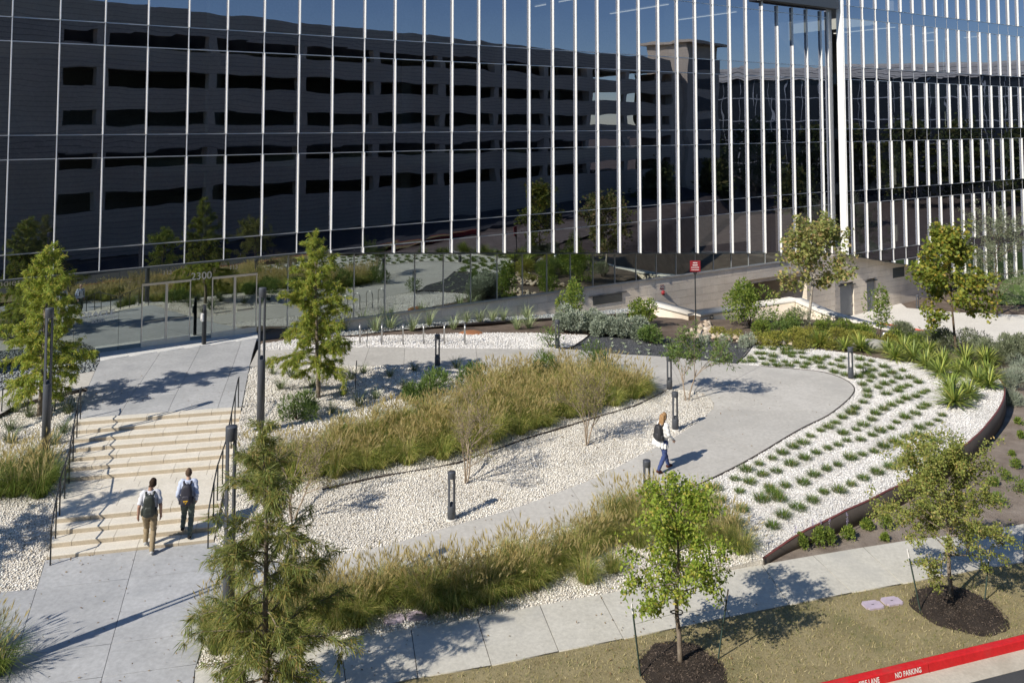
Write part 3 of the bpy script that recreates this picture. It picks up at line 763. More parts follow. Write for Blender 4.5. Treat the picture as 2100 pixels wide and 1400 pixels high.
def text_mesh(s, size, extr=0.0, bold=0.0, xs=1.0, space=1.0):
    cu = bpy.data.curves.new('text', 'FONT'); cu.body = s; cu.size = size; cu.extrude = extr; cu.align_x = 'CENTER'; cu.align_y = 'CENTER'
    cu.offset = bold; cu.space_character = space
    ob = bpy.data.objects.new('text', cu); COL.objects.link(ob)
    dg = bpy.context.evaluated_depsgraph_get(); me = bpy.data.meshes.new_from_object(ob.evaluated_get(dg))
    bpy.data.objects.remove(ob); bpy.data.curves.remove(cu)
    if xs != 1.0:
        for v in me.vertices: v.co.x *= xs
    return me
def place_text(name, s, size, origin, xdir, ydir, mat, parent, **k):
    me = text_mesh(s, size, **k); X = Vector(xdir).normalized(); Y = Vector(ydir).normalized(); Z = X.cross(Y)
    mtx = Matrix((X, Y, Z)).transposed().to_4x4(); mtx.translation = Vector(origin)
    me.transform(mtx); return link(name, me, mat, parent)
kf0, kf1 = Vector((*kerb_xy(0, .185), -.135)), Vector((*kerb_xy(0, .155), .006))
kup = (kf1 - kf0).normalized(); kx = Vector((K_D[0], K_D[1], 0)); kn = kx.cross(kup)
for s_, t_ in ((.93, 'FIRE LANE'), (1.83, 'NO PARKING')):
    c = Vector((*kerb_xy(s_, .17), -.058)) + kn * .004
    place_text('painted_lettering', t_, .125, c, kx, kup, M['white_paint'], kerb, bold=.003, xs=.78, space=1.05)
# ================================================================== OFFICE BUILDING
class Plane:
    """a facade plane: t along the wall, z up, o outwards"""
    def __init__(s, a, D):
        s.d = np.array((math.sin(a), math.cos(a))); s.n = np.array((math.cos(a), -math.sin(a))); s.D = D
    def p(s, t, z, o=0.0):
        q = (-s.D + o) * s.n + t * s.d; return (q[0], q[1], z)
    def t_at(s, u, z):
        lo, hi = -30., 120.
        for _ in range(60):
            m = .5 * (lo + hi); q = s.p(m, z); f = q[1] * cP + (z - EYE) * sP
            if f < .5 or CX + F_PX * q[0] / f < u: lo = m
            else: hi = m
        return lo
    def z_at(s, t, v):
        lo, hi = -20., 40.
        for _ in range(60):
            m = .5 * (lo + hi); q = s.p(t, m); f = q[1] * cP + (m - EYE) * sP; up = -q[1] * sP + (m - EYE) * cP
            if CY - F_PX * up / f > v: lo = m
            else: hi = m
        return lo
LW = Plane(.9726541, 34.7303); RW = Plane(.99995, 35.4827); W_ = 1.524
T0, T0R = 1.8563, 50.491
office = empty('office_building', LW.p(0, 0))
tag(office, 'long dark glass office building with white vertical fins above a limestone base', 'building')
def B_(m, name, mat, parent=None, smooth=False):
    """building parts are modelled in world space; shift them under the building's own origin"""
    me = m.mesh(name) if isinstance(m, MB) else m
    off = Vector(office.location); me.transform(Matrix.Translation(-off))
    return link(name, me, mat, parent or office)
def part_empty(name):
    e = bpy.data.objects.new(name, None); COL.objects.link(e); e.parent = office; return e
left_facade = part_empty('left_facade'); right_facade = part_empty('right_facade'); base_storey = part_empty('base_storey')
FL = [1.42, 5.67, 9.91, 14.17, 18.42, 22.67]; SPH = .87
def quadbox(m, PL, t0, t1, zb0, zb1, zt0, zt1, o0, o1):
    """box on a facade plane with sloping bottom / top"""
    m.hexa([PL.p(t0, zb0, o1), PL.p(t1, zb1, o1), PL.p(t1, zb1, o0), PL.p(t0, zb0, o0), PL.p(t0, zt0, o1), PL.p(t1, zt1, o1), PL.p(t1, zt1, o0), PL.p(t0, zt0, o0)])

tk = LW.t_at(620, 4.75); t_end_l = T0 + 31 * W_ + .75
zb_end = LW.z_at(t_end_l, 519)
def zbot_l(t): return 4.80 if t <= tk else 4.80 + (zb_end - 4.80) * (t - tk) / (t_end_l - tk)
t_c = T0R - 1.15
tr_a, tr_b = RW.t_at(1722, 1.), RW.t_at(1900, -1.)
zr_a, zr_b = RW.z_at(tr_a, 520), RW.z_at(tr_b, 549)
def zbot_r(t): return max(-3.3, zr_a + (zr_b - zr_a) * (t - tr_a) / (tr_b - tr_a))

def facade(PL, root, ts, zbot, ztop, fin_s, fin_d=.145, over=None):
    rows = []
    for k in range(-1, len(FL)):
        z1 = FL[k] - SPH if k >= 0 else None
    lines = sorted([f for f in FL] + [f - SPH for f in FL] + [-2.83, -3.7])
    for t0, t1 in zip(ts, ts[1:]):
        for za, zb in zip(lines, lines[1:]):
            if za >= ztop - .01: continue
            top = min(zb, ztop)
            b0, b1 = max(za, zbot(t0)), max(za, zbot(t1))
            if b0 >= top - .06 and b1 >= top - .06: continue
            b0 = min(b0, top - .02); b1 = min(b1, top - .02)
            spd = any(abs(zb - f) < .02 for f in FL) or zb < -2.8 + .05 and abs(zb + 2.83) < .02
            m = MB(); g = .012; j = rng.uniform(-.0012, .0012, 4)
            P = [PL.p(t0 + g, b0 + g, j[0]), PL.p(t1 - g, b1 + g, j[1]), PL.p(t1 - g, top - g, j[2]), PL.p(t0 + g, top - g, j[3])]
            m.add(P + [PL.p(t0 + g, b0 + g, -.03), PL.p(t1 - g, b1 + g, -.03), PL.p(t1 - g, top - g, -.03), PL.p(t0 + g, top - g, -.03)] if spd else P,
                  [(0, 1, 2, 3)] + ([(4, 5, 1, 0), (5, 6, 2, 1), (6, 7, 3, 2), (7, 4, 0, 3), (7, 6, 5, 4)] if spd else []))
            B_(m, 'spandrel_pane' if spd else 'vision_pane', M['spandrel'] if spd else M['glass'], root)
    # fins, one length per storey band
    for i, t in enumerate(ts):
        for za, zb in zip(lines, lines[1:]):
            if za >= ztop - .01: continue
            top = min(zb, ztop); b = max(za, zbot(t))
            if over is not None and t > over[0]: top = min(top, over[1])
            if b >= top - .08: continue
            spd = any(abs(zb - f) < .02 for f in FL) or abs(zb + 2.83) < .02
            d = fin_s(i) if spd else fin_d
            m = MB(); quadbox(m, PL, t - .016, t + .016, b + .004, b + .004, top - .004, top - .004, .006, d)
            B_(m, 'fin', M['alu'], root)
    # horizontal glazing bars
    for zl in lines:
        if zl > ztop: continue
        segs = [t for t in ts if zbot(t) < zl + .03]
        if len(segs) < 2: continue
        for t0, t1 in zip(ts, ts[1:]):
            if zbot(t0) < zl + .03 and zbot(t1) < zl + .03:
                m = MB(); quadbox(m, PL, t0 + .024, t1 - .024, zl - .02, zl - .02, zl + .02, zl + .02, .002, .035)
                B_(m, 'glazing_bar', M['mull'], root)
    # bottom trim
    m = MB()
    for t0, t1 in zip(ts, ts[1:]): quadbox(m, PL, t0, t1, zbot(t0) - .05, zbot(t1) - .05, zbot(t0) - .001, zbot(t1) - .001, -.9, .05)
    B_(m, 'bottom_trim', M['mull_dark'], root)

ts_l = [T0 + k * W_ for k in range(-3, 32)] + [t_end_l]
facade(LW, left_facade, ts_l, zbot_l, 22.6, lambda i: min(.155, .04 + max(0, i - 9) * .009), over=(43.5, 17.95))
ts_r = [t_c + .42] + [T0R + k * W_ for k in range(0, 19)]
facade(RW, right_facade, ts_r, zbot_r, 22.6, lambda i: max(.012, .14 - .022 * i))
# white corner blade where the right wing steps forward, and the dark jamb behind it
m = MB(); quadbox(m, RW, t_c + .34, t_c + .42, zbot_r(t_c), zbot_r(t_c), 22.6, 22.6, -.40, .10); B_(m, 'corner_blade', M['alu'], right_facade)
m = MB(); quadbox(m, LW, t_end_l + .02, t_end_l + .62, zb_end, zb_end, 22.6, 22.6, -.12, -.02); B_(m, 'corner_jamb', M['mull'], left_facade)
# upper volume that oversails the end of the left wing
m = MB(); quadbox(m, LW, 42.6, t_end_l + .5, 18.12, 18.12, 22.6, 22.6, .02, .62); B_(m, 'oversail', M['soffit'], left_facade)

SILL_ = 1.46
# ---- interiors: floors, ceilings, back walls, blinds
interior = part_empty('interior')
_m, _nt, _out = new_mat('lit_ceiling_strip'); _e = N(_nt, 'ShaderNodeEmission', i_Strength=.8, i_Color=(1, .95, .85, 1)); _nt.links.new(_e.outputs[0], _out.inputs[0]); M['lit'] = _m
for PL, ta, tb in ((LW, ts_l[0], t_end_l), (RW, ts_r[0] + 6, ts_r[-1])):
    for f in (FL[1:] if PL is LW else FL):
        m = MB(); quadbox(m, PL, ta, tb, f - SPH + .02, f - SPH + .02, f - .04, f - .04, -9, -.06); B_(m, 'floor_slab', M['int_ceiling'], interior)
        m = MB(); quadbox(m, PL, ta, tb, f - .035, f - .035, f - .005, f - .005, -9, -.06); B_(m, 'floor_finish', M['int_floor'], interior)
    tq = tb + 12 if PL is LW else tb
    m = MB(); quadbox(m, PL, tq, tq + .2, (4.9 if PL is LW else -3.4), (4.9 if PL is LW else -3.4), 22.65, 22.65, -9.0, -1.3 if PL is LW else -.1); B_(m, 'end_partition', M['int_wall'], interior)
    m = MB(); quadbox(m, PL, ta, tq, (4.9 if PL is LW else -3.4), (4.9 if PL is LW else -3.4), 22.7, 22.7, -9.3, -9.02); B_(m, 'back_wall', M['int_wall'], interior)
    for t in np.arange(ta + 3, tb, 3 * W_ * 2):
        m = MB(); quadbox(m, PL, t - .25, t + .25, (SILL_ if PL is LW else -3.3), (SILL_ if PL is LW else -3.3), 22.6, 22.6, -2.2, -1.7); B_(m, 'column', M['int_wall'], interior)
    for f in FL[3:4]:
        for t in np.arange(ta + 2, tb - 2, 6.1):
            m = MB(); quadbox(m, PL, t, t + .12, f + .9 + 2.4, f + .9 + 2.4, f + .9 + 2.45, f + .9 + 2.45, -6.5, -1.2); B_(m, 'ceiling_light', M['lit'], interior)
rb = random.Random(3)
for t0, t1 in zip(ts_l[6:], ts_l[7:]):
    if rb.random() < .62:
        d = .55 + .12 * rb.random(); zt = FL[2] - SPH - .03
        m = MB(); quadbox(m, LW, t0 + .06, t1 - .06, zt - d, zt - d, zt, zt, -.16, -.15); B_(m, 'blind', M['blind'], interior)
for t0, t1 in zip(ts_r[2:], ts_r[3:]):
    for f in (9.91, 14.17, 18.42):
        if rb.random() < .55:
            d = .8 + 1.3 * rb.random(); zt = f - SPH - .03; a = t0 + .55 * rb.random()
            m = MB(); quadbox(m, RW, a + .06, t1 - .06, zt - d, zt - d, zt, zt, -.16, -.15); B_(m, 'blind', M['blind'], interior)

# ---- ground storey: glazed lobby, doors, ribbon window and limestone base
_a = LW.p(LW.t_at(290, 1.45), 0, -1.2); _b = LW.p(LW.t_at(1230, 1.45), 0, -.42)
_ang = math.atan2(_b[0] - _a[0], _b[1] - _a[1]); BW = Plane(_ang, -(math.cos(_ang) * _a[0] - math.sin(_ang) * _a[1]))
OB = 0.0                          # the base storey stands back from the glass above and turns a little from it
SILL = 1.45
t_a = ts_l[0]; t_lob = BW.t_at(575, 3.); t_rib_end = BW.t_at(1612, 1.5)
def zs(t): return zbot_l(t) - .06
ground_glass = part_empty('ground_glazing')
lob_cuts = [t_a] + [BW.t_at(u, 3.0) for u in (-60, 60, 152, 244, 290, 391, 434, 527, 590)]
door_spans = [(lob_cuts[5], lob_cuts[6]), (lob_cuts[7], lob_cuts[8])]
def pane(t0, t1, z0, z1a, z1b, o=OB, name='lobby_pane'):
    m = MB(); g = .006
    m.add([BW.p(t0 + g, z0, o), BW.p(t1 - g, z0, o), BW.p(t1 - g, z1b, o), BW.p(t0 + g, z1a, o)], [(0, 1, 2, 3)])
    B_(m, name, M['lobby_glass'], ground_glass)
DOOR_H = SILL + 2.42
for a, b in zip(lob_cuts, lob_cuts[1:]):
    if (a, b) in door_spans: pane(a, b, DOOR_H + .09, zs(a), zs(b))
    else: pane(a, b, SILL + .02, zs(a), zs(b))
for t in lob_cuts[1:]:
    m = MB(); quadbox(m, BW, t - .012, t + .012, SILL, SILL, zs(t), zs(t), OB - .18, OB - .01); B_(m, 'glass_stiffener', M['mull_dark'], ground_glass)
m = MB(); quadbox(m, BW, t_a, lob_cuts[-1], SILL - .02, SILL - .02, SILL + .02, SILL + .02, OB - .05, OB + .03); B_(m, 'floor_channel', M['mull_dark'], ground_glass)
rib = list(np.arange(lob_cuts[-1], t_rib_end, W_)) + [t_rib_end]
for a, b in zip(rib, rib[1:]):
    if zs(b) > SILL + .08: pane(a, b, SILL + .05, zs(a), zs(b), name='ribbon_pane')
    m = MB(); quadbox(m, BW, a - .02, a + .02, SILL + .05, SILL + .05, max(zs(a), SILL + .1), max(zs(a), SILL + .1), OB - .12, OB + .035); B_(m, 'ribbon_mullion', M['mull'], ground_glass)
m = MB(); quadbox(m, BW, rib[0], rib[-1], SILL - .03, SILL - .03, SILL + .05, SILL + .05, OB - .3, OB + .06); B_(m, 'sill', M['mull'], ground_glass)
# two glazed double doors
for (a, b) in door_spans:
    dr = part_empty('double_door')
    m = MB(); quadbox(m, BW, a, b, DOOR_H, DOOR_H, DOOR_H + .09, DOOR_H + .09, OB - .05, OB + .05); B_(m, 'head', M['champagne'], dr)
    mid = .5 * (a + b)
    for (c0, c1, h) in ((a, mid, 1), (mid, b, -1)):
        m = MB(); e = .045
        quadbox(m, BW, c0 + .004, c0 + e, SILL + .24, SILL + .24, DOOR_H, DOOR_H, OB - .03, OB + .03)
        quadbox(m, BW, c1 - e, c1 - .004, SILL + .24, SILL + .24, DOOR_H, DOOR_H, OB - .03, OB + .03)
        B_(m, 'stile', M['champagne'], dr)
        m = MB(); quadbox(m, BW, c0 + .004, c1 - .004, SILL + .012, SILL + .012, SILL + .24, SILL + .24, OB - .032, OB + .032); B_(m, 'kick_rail', M['champagne'], dr)
        m = MB(); m.add([BW.p(c0 + e, SILL + .24, OB), BW.p(c1 - e, SILL + .24, OB), BW.p(c1 - e, DOOR_H, OB), BW.p(c0 + e, DOOR_H, OB)], [(0, 1, 2, 3)]); B_(m, 'door_glass', M['lobby_glass'], dr)
        m = MB(); m.tube([BW.p(c0 + .12, SILL + 1.0, OB + .07), BW.p(c1 - .12, SILL + 1.02, OB + .07)], .014, 6); B_(m, 'push_bar', M['steel'], dr)
# lobby room behind the glass
m = MB(); quadbox(m, BW, t_a, t_rib_end, SILL - .4, SILL - .4, 4.9, 4.9, -8.3, -8.05); B_(m, 'lobby_back_wall', M['int_wall'], interior)
m = MB(); quadbox(m, BW, t_a, t_rib_end, SILL - .4, SILL - .4, SILL - .005, SILL - .005, -8, OB - .06); B_(m, 'lobby_floor', M['int_floor'], interior)
m = MB(); quadbox(m, BW, tk - .1, t_rib_end, SILL, SILL, SILL + .9, SILL + .9, -3.2, -3.0); B_(m, 'low_partition', M['int_wall'], interior)
m = MB(); quadbox(m, BW, t_a, BW.t_at(330, 3), SILL, SILL, 4.7, 4.7, -4.6, -4.3); B_(m, 'lobby_wall', M['int_wall'], interior)
m = MB(); quadbox(m, BW, BW.t_at(200, 3), BW.t_at(330, 3), SILL + 1.9, SILL + 1.9, 4.7, 4.7, -4.28, -4.25); B_(m, 'red_panel', flat_mat('deep_red_panel', (.16,.02,.03), .6), interior)
# soffit between the base storey and the facade above
# lettering on the lobby glass
def glass_text(s, size, u, v, o=OB + .012, **k):
    z = 3.; t = BW.t_at(u, z); z = BW.z_at(t, v); t = BW.t_at(u, z); z = BW.z_at(t, v)
    me = text_mesh(s, size, **k); X = Vector((*BW.d, 0)); Y = Vector((0, 0, 1)); Z = X.cross(Y)
    mtx = Matrix((X, Y, Z)).transposed().to_4x4(); mtx.translation = Vector(BW.p(t, z, o)); me.transform(mtx)
    return B_(me, 'lettering', M['white_paint'], ground_glass)
glass_text('2300', .42, 413, 566, bold=.004)
glass_text('ORACLE', .26, 199, 644, bold=.006, xs=1.25)
glass_text('Austin Waterfront Campus', .13, 200, 653, bold=.001)
glass_text('SOUTH', .13, 200, 659, bold=.001)
glass_text('113', .24, 343, 559, bold=.003); glass_text('113', .24, 479, 548, bold=.003)
glass_text('endless', .36, 18, 580)

# ---- limestone base wall in courses of blocks
stone_wall = part_empty('limestone_wall')
op0, op1 = BW.t_at(1530, -.5), BW.t_at(1655, -1.)          # service opening
ZT = [SILL - .03 - .42 * k for k in range(0, 13)]
def wall_low(t): return hgt(*BW.p(t, 0, OB)[:2]) - .3
blockm = {}
def block(t0, t1, z0, z1, PL=BW, o=OB, root=None):
    g = .006; L = round(t1 - t0, 3); H = round(z1 - z0, 3)
    key = (L, H, PL is BW)
    if key not in blockm:
        m = MB(); d, n = PL.d, PL.n; q = []
        for zz in (g, H - g):
            for (tt, oo) in ((g, 0), (L - g, 0), (L - g, -.25), (g, -.25)): q.append((d[0] * tt + n[0] * oo, d[1] * tt + n[1] * oo, zz))
        m.hexa(q); me = m.mesh('stone_block'); me.materials.append(M['lime']); blockm[key] = me
    o_ = bpy.data.objects.new('stone_block', blockm[key]); COL.objects.link(o_); o_.parent = root or stone_wall
    o_.location = Vector(PL.p(t0, z0, o + rng.uniform(-.002, .002))) - Vector(office.location)
t_w0 = lob_cuts[-1] + .02; t_w1 = BW.t_at(1712, 0)
LB = 1.25
for k, (z1, z0) in enumerate(zip(ZT, ZT[1:])):
    t = t_w0 - (k % 2) * LB / 2
    while t < t_w1:
        a, b = max(t, t_w0), min(t + LB, t_w1); t += LB
        if b - a < .1: continue
        if z1 < wall_low(.5 * (a + b)) - .1 and b < op0 - 4: continue
        if z1 < -3.3: continue
        if b > op0 and a < op1 and z0 < .25: 
            if a < op0 - .15: b = op0
            elif b > op1 + .15: a = op1
            else: continue
        block(a, b, z0, z1)
m = MB(); quadbox(m, BW, t_w0, op0, -3.4, -3.4, SILL - .04, SILL - .04, -.6, OB - .24); quadbox(m, BW, op0 + .003, op1, .30, .30, SILL - .04, SILL - .04, -.6, OB - .24); quadbox(m, BW, op1 + .003, t_w1, -3.4, -3.4, SILL - .04, SILL - .04, -.6, OB - .24); B_(m, 'wall_core', M['lime'], stone_wall)
# the service recess under the building
m = MB(); quadbox(m, BW, op0 - .4, op1 + .5, -3.3, -3.3, .32, .32, -7, -6.7); quadbox(m, BW, op0 - .4, op0 - .1, -3.3, -3.3, .32, .32, -6.69, -.62); quadbox(m, BW, op1 + .1, op1 + .4, -3.3, -3.3, .32, .32, -6.69, -.62); quadbox(m, BW, op0 - .4, op1 + .5, .325, .325, .5, .5, -7, -.62)
B_(m, 'recess_wall', M['lime'], stone_wall)
# base wall under the right wing with doors and a louvre
OR = -.55; t_r0 = RW.t_at(1715, -1); t_r1 = RW.t_at(1945, -2)
ZTR = [1.9 - .42 * k for k in range(0, 13)]
right_wall = part_empty('right_base_wall')
drs = [(RW.t_at(1738, -2), RW.t_at(1766, -2)), (RW.t_at(1793, -2), RW.t_at(1811, -2))]
lou = (RW.t_at(1846, -1), RW.t_at(1869, -1), -.85, -.15)
for k, (z1, z0) in enumerate(zip(ZTR, ZTR[1:])):
    t = t_r0 - (k % 2) * LB / 2
    while t < t_r1:
        a, b = max(t, t_r0), min(t + LB, t_r1); t += LB
        if b - a < .1 or z0 > zbot_r(a) + .2: continue
        segs = [(a, b)]
        for (d0, d1) in drs:
            if z0 < -.75:
                ns = []
                for (p_, q_) in segs:
                    if q_ <= d0 or p_ >= d1: ns.append((p_, q_))
                    else:
                        if p_ < d0: ns.append((p_, d0))
                        if q_ > d1: ns.append((d1, q_))
                segs = ns
        for (p_, q_) in segs:
            if q_ - p_ > .05: block(p_, q_, z0, z1, RW, OR, right_wall)
m = MB(); quadbox(m, RW, t_r0, t_r1, -3.6, -3.6, zbot_r(t_r0) - .06, max(zbot_r(t_r1), -3.2), -.95, OR - .24); B_(m, 'wall_core', M['lime'], right_wall)
grey = flat_mat('grey_steel_door', (.20,.21,.22), .5)
for (d0, d1) in drs:
    dd = part_empty('service_door')
    m = MB(); quadbox(m, RW, d0 + .02, d1 - .02, -3.3, -3.3, -.82, -.82, OR - .2, OR - .1); B_(m, 'leaf', grey, dd)
    m = MB(); quadbox(m, RW, d0 - .15, d1 + .15, -.80, -.80, -.74, -.74, OR - .1, OR + .06); B_(m, 'drip_head', M['mull_dark'], dd)
    m = MB(); quadbox(m, RW, d1 - .18, d1 - .08, -2.2, -2.2, -2.05, -2.05, OR - .1, OR - .05); B_(m, 'handle', M['steel'], dd)
lv = part_empty('wall_louvre'); m = MB(); quadbox(m, RW, lou[0], lou[1], lou[2], lou[2], lou[3], lou[3], OR - .1, OR + .02); B_(m, 'frame', M['mull_dark'], lv)
for k in range(5):
    z_ = lou[2] + .08 + k * .13; m = MB(); quadbox(m, RW, lou[0] + .05, lou[1] - .05, z_, z_, z_ + .05, z_ + .05, OR + .022, OR + .05); B_(m, 'slat', M['soffit'], lv)
lv = part_empty('wall_louvre')
la, lb_ = BW.t_at(1216, -.2), BW.t_at(1276, -.2); lz0, lz1 = BW.z_at(la, 626), BW.z_at(la, 608)
m = MB(); quadbox(m, BW, la, lb_, lz0, lz0, lz1, lz1, OB - .1, OB + .012); B_(m, 'frame', M['mull_dark'], lv)
m = MB(); quadbox(m, BW, la - .3, lb_ + .3, lz1 + .002, lz1 + .002, lz1 + .05, lz1 + .05, OB - .05, OB + .06); B_(m, 'drip_head', M['soffit'], lv)
for k in range(5):
    z_ = lz0 + .05 + k * (lz1 - lz0 - .1) / 5; m = MB(); quadbox(m, BW, la + .05, lb_ - .05, z_, z_, z_ + .06, z_ + .06, OB + .014, OB + .05); B_(m, 'slat', M['mull_dark'], lv)
# fire connection sign and bell
def on_wall(u, v, o=OB):
    t = BW.t_at(u, 0.); z = BW.z_at(t, v); t = BW.t_at(u, z); z = BW.z_at(t, v); return t, z
red = flat_mat('sign_red', (.27,.018,.025), .6); dred = flat_mat('sign_dark_red', (.16,.012,.02), .5)
t, z = on_wall(1357.5, 588.5); sg = empty('fire_connection_sign', BW.p(t, z, OB)); tag(sg, 'small dark red sign lettered FDC on the limestone wall', 'sign')
m = MB(); quadbox(m, BW, t - .16, t + .16, z - .12, z - .12, z + .12, z + .12, OB + .004, OB + .015); me = m.mesh('plate'); me.transform(Matrix.Translation(-sg.location)); link('plate', me, dred, sg)
X = Vector((*BW.d, 0)); Z3 = Vector((0, 0, 1))
o_ = place_text('lettering', 'FDC', .2, Vector(BW.p(t, z, OB + .019)) - sg.location, X, Z3, M['white_paint'], sg, bold=.003)
t, z = on_wall(1359.5, 600); bl = empty('fire_connection', BW.p(t, z, OB)); tag(bl, 'round red fire hose connection on the limestone wall', 'hydrant')
nx = Vector((*BW.n, 0)); me = MB().tube([nx * 0, nx * .05, nx * .1, nx * .14], [.13, .13, .11, .04], 14).mesh('dome'); me.shade_smooth(); link('dome', me, red, bl)
link('cap', MB().tube([nx * .1 + X * .02, nx * .19 + X * .02], [.035, .03], 8).mesh('cap'), M['steel'], bl)

# ------------------------------------------------------------------ service court and its parapet
COURT_Z = -3.05
def court_z(x, y): return np.clip(COURT_Z + .035 * (np.asarray(x) - 20) * (np.asarray(x) > 20), -3.05, -.8)
COURT = np.array([at_z(*p, COURT_Z)[:2] for p in ((1500., 660.), (1600., 665.), (1700., 672.), (1800., 690.), (1900., 708.), (1990., 735.), (2100., 775.), (2350., 775.), (2350., 660.), (2100., 662.), (1960., 652.), (1860., 640.), (1834., 620.))] + [BW.p(op1 + 3, 0, OB + .1)[:2], BW.p(op0 - 5, 0, OB + .1)[:2]])
sheet('service_drive', COURT, .02, M['white_conc'], zf=court_z, step=2.)
BEDR = np.array([at_z(*p, COURT_Z)[:2] for p in ((1834., 622.), (1870., 645.), (1960., 655.), (2100., 665.), (2350., 665.), (2350., 560.), (2050., 575.))])
sheet('court_planting_bed', BEDR, -.03, M['soil'], zf=court_z, step=2.)
LAWN = np.array([at_z(*p, COURT_Z)[:2] for p in ((2040., 640.), (2350., 650.), (2350., 560.), (2060., 575.))])
sheet('lawn', LAWN, .05, M['lawn'], zf=court_z, step=2.)
def parapet(pts, label, th=.8, zb=-3.1):
    e = empty('parapet_wall', pts[0]); tag(e, label, 'wall')
    P = np.array([p[:2] for p in pts]); zt = np.array([p[2] for p in pts]); d = np.gradient(P, axis=0); d /= np.linalg.norm(d, axis=1)[:, None]; nn = np.stack([-d[:, 1], d[:, 0]], 1) * th / 2
    for nm, lo, hi, k, mt in (('wall_face', None, -.12, 1.0, M['lime']), ('coping', -.118, 0.0, 1.1, M['white_conc'])):
        L, R = P + nn * k, P - nn * k; n = len(P); zl = np.full(n, zb) if lo is None else zt + lo
        V = np.vstack([np.column_stack([L, zl]), np.column_stack([R, zl]), np.column_stack([R, zt + hi]), np.column_stack([L, zt + hi])]) - np.array(pts[0])
        i = np.arange(n - 1); q = lambda a, b: np.stack([a * n + i, b * n + i, b * n + i + 1, a * n + i + 1], 1)
        link(nm, np_mesh(nm, V, [np.vstack([q(0, 1), q(1, 2), q(2, 3), q(3, 0)]), np.array([[0, n, 2 * n, 3 * n], [n - 1, 4 * n - 1, 3 * n - 1, 2 * n - 1]])]), mt, e)
    return e
pa = at_z(1330., 611., .28).tolist(); pb = at_z(1424., 641., .42).tolist(); pc = at_z(1632., 611., .1).tolist(); pd = at_z(1700., 640., .05).tolist(); pe = at_z(1800., 668., -.05).tolist(); pf = at_z(1900., 697., .1).tolist()
tw, zw = on_wall(1328, 612); pa = [*BW.p(tw, 0, OB + .02)[:2], pa[2]]
parapet([pa, pb], 'sunlit limestone parapet running from the building towards the red sign post')
parapet([pb, pc], 'pale parapet with white coping along the service court')
parapet([pc, pd, pe, pf], 'low pale parapet along the service drive beneath the tall sycamore', .7)
# grey pebble strip along the wall foot
PEB = np.array([BW.p(t, 0, OB + .05)[:2] for t in np.linspace(t_w0, tw - .3, 12)] + [BW.p(t, 0, OB + .85)[:2] for t in np.linspace(tw - .3, t_w0, 12)])
sheet('wall_pebble_bed', PEB, .0, M['gravel_bed'], step=.8)
stones('wall_pebbles', PEB, M['grey_pebble'], .10, .05, 'grey pebbles along the foot of the limestone wall')

# ================================================================== PARKING GARAGE (stands behind the camera, seen mirrored in the glass)
GA = math.radians(69.5); GD = np.array((math.sin(GA), math.cos(GA))); GN = np.array((-GD[1], GD[0]))   # GN faces the office
GQ = np.array((0., 0.)) - GN * .9
def gp(s, z, o=0.): q = GQ + GD * s + GN * o; return (q[0], q[1], z)
gar = empty('parking_garage', gp(0, 0)); tag(gar, 'long concrete parking garage mirrored in the dark glass', 'building')
def gbox(m, s0, s1, z0, z1, o0, o1): m.hexa([gp(s0, z0, o1), gp(s1, z0, o1), gp(s1, z0, o0), gp(s0, z0, o0), gp(s0, z1, o1), gp(s1, z1, o1), gp(s1, z1, o0), gp(s0, z1, o0)])
def gpart(m, name, mat):
    me = m.mesh(name); me.transform(Matrix.Translation(-Vector(gar.location))); return link(name, me, mat, gar)
M['far_glass'] = flat_mat('far_dark_glass', (.02,.024,.03), .25)
S_OP, S_END = 7.6, 97.
slots = [(3.4, 4.75), (6.75, 8.05), (10.05, 11.35), (13.3, 14.6), (16.5, 17.75)]
TOPG = 20.0
zprev = -.3
bands = []
for (a, b) in slots: bands.append((zprev, a)); zprev = b
bands.append((zprev, TOPG))
m = MB(); gbox(m, -45, S_OP, -.3, TOPG + .3, -.6, 0); gpart(m, 'end_wall', M['garage_block'])
for (a, b) in bands: m = MB(); gbox(m, S_OP, S_END, a, b, -.25, 0); gpart(m, 'spandrel_band', M['garage_block'])
for s in [S_OP + 3.2] + list(np.arange(S_OP + 12.5, S_END, 9.2)):
    for (a, b) in slots: m = MB(); gbox(m, s - .45, s + .45, a + .003, b - .003, -.9, -.02); gpart(m, 'column', M['garage'])
for (a, b) in slots: m = MB(); gbox(m, S_OP, S_END, a - 1.2, a - .9, -17, -.26); gpart(m, 'deck', M['garage'])
m = MB(); gbox(m, -45, S_END, -.3, TOPG - 1.2, -18, -17.2); gpart(m, 'rear_wall', M['garage_in'])
m = MB(); gbox(m, -45, S_END, TOPG - 1.9, TOPG - 1.5, -17.1, -.62); gpart(m, 'roof_deck', M['garage'])
# stair tower at the far end
T1, T2 = S_END + 4, S_END + 15
m = MB(); gbox(m, S_END + .1, T1 - .1, -.3, 18., -7, -.3); gpart(m, 'link_wall', M['garage'])
m = MB(); gbox(m, T1, T2, -.3, 23., -7, .4); gpart(m, 'stair_tower', M['garage'])
for k in range(6): m = MB(); gbox(m, T1 + 2.5, T2 - 2.5, 2.4 + k * 3.3, 4.3 + k * 3.3, .405, .43); gpart(m, 'tower_opening', M['garage_in'])
m = MB(); gbox(m, T1 - 1, T2 + 1, 23.02, 23.5, -8, 2.0); gpart(m, 'tower_canopy', M['garage'])
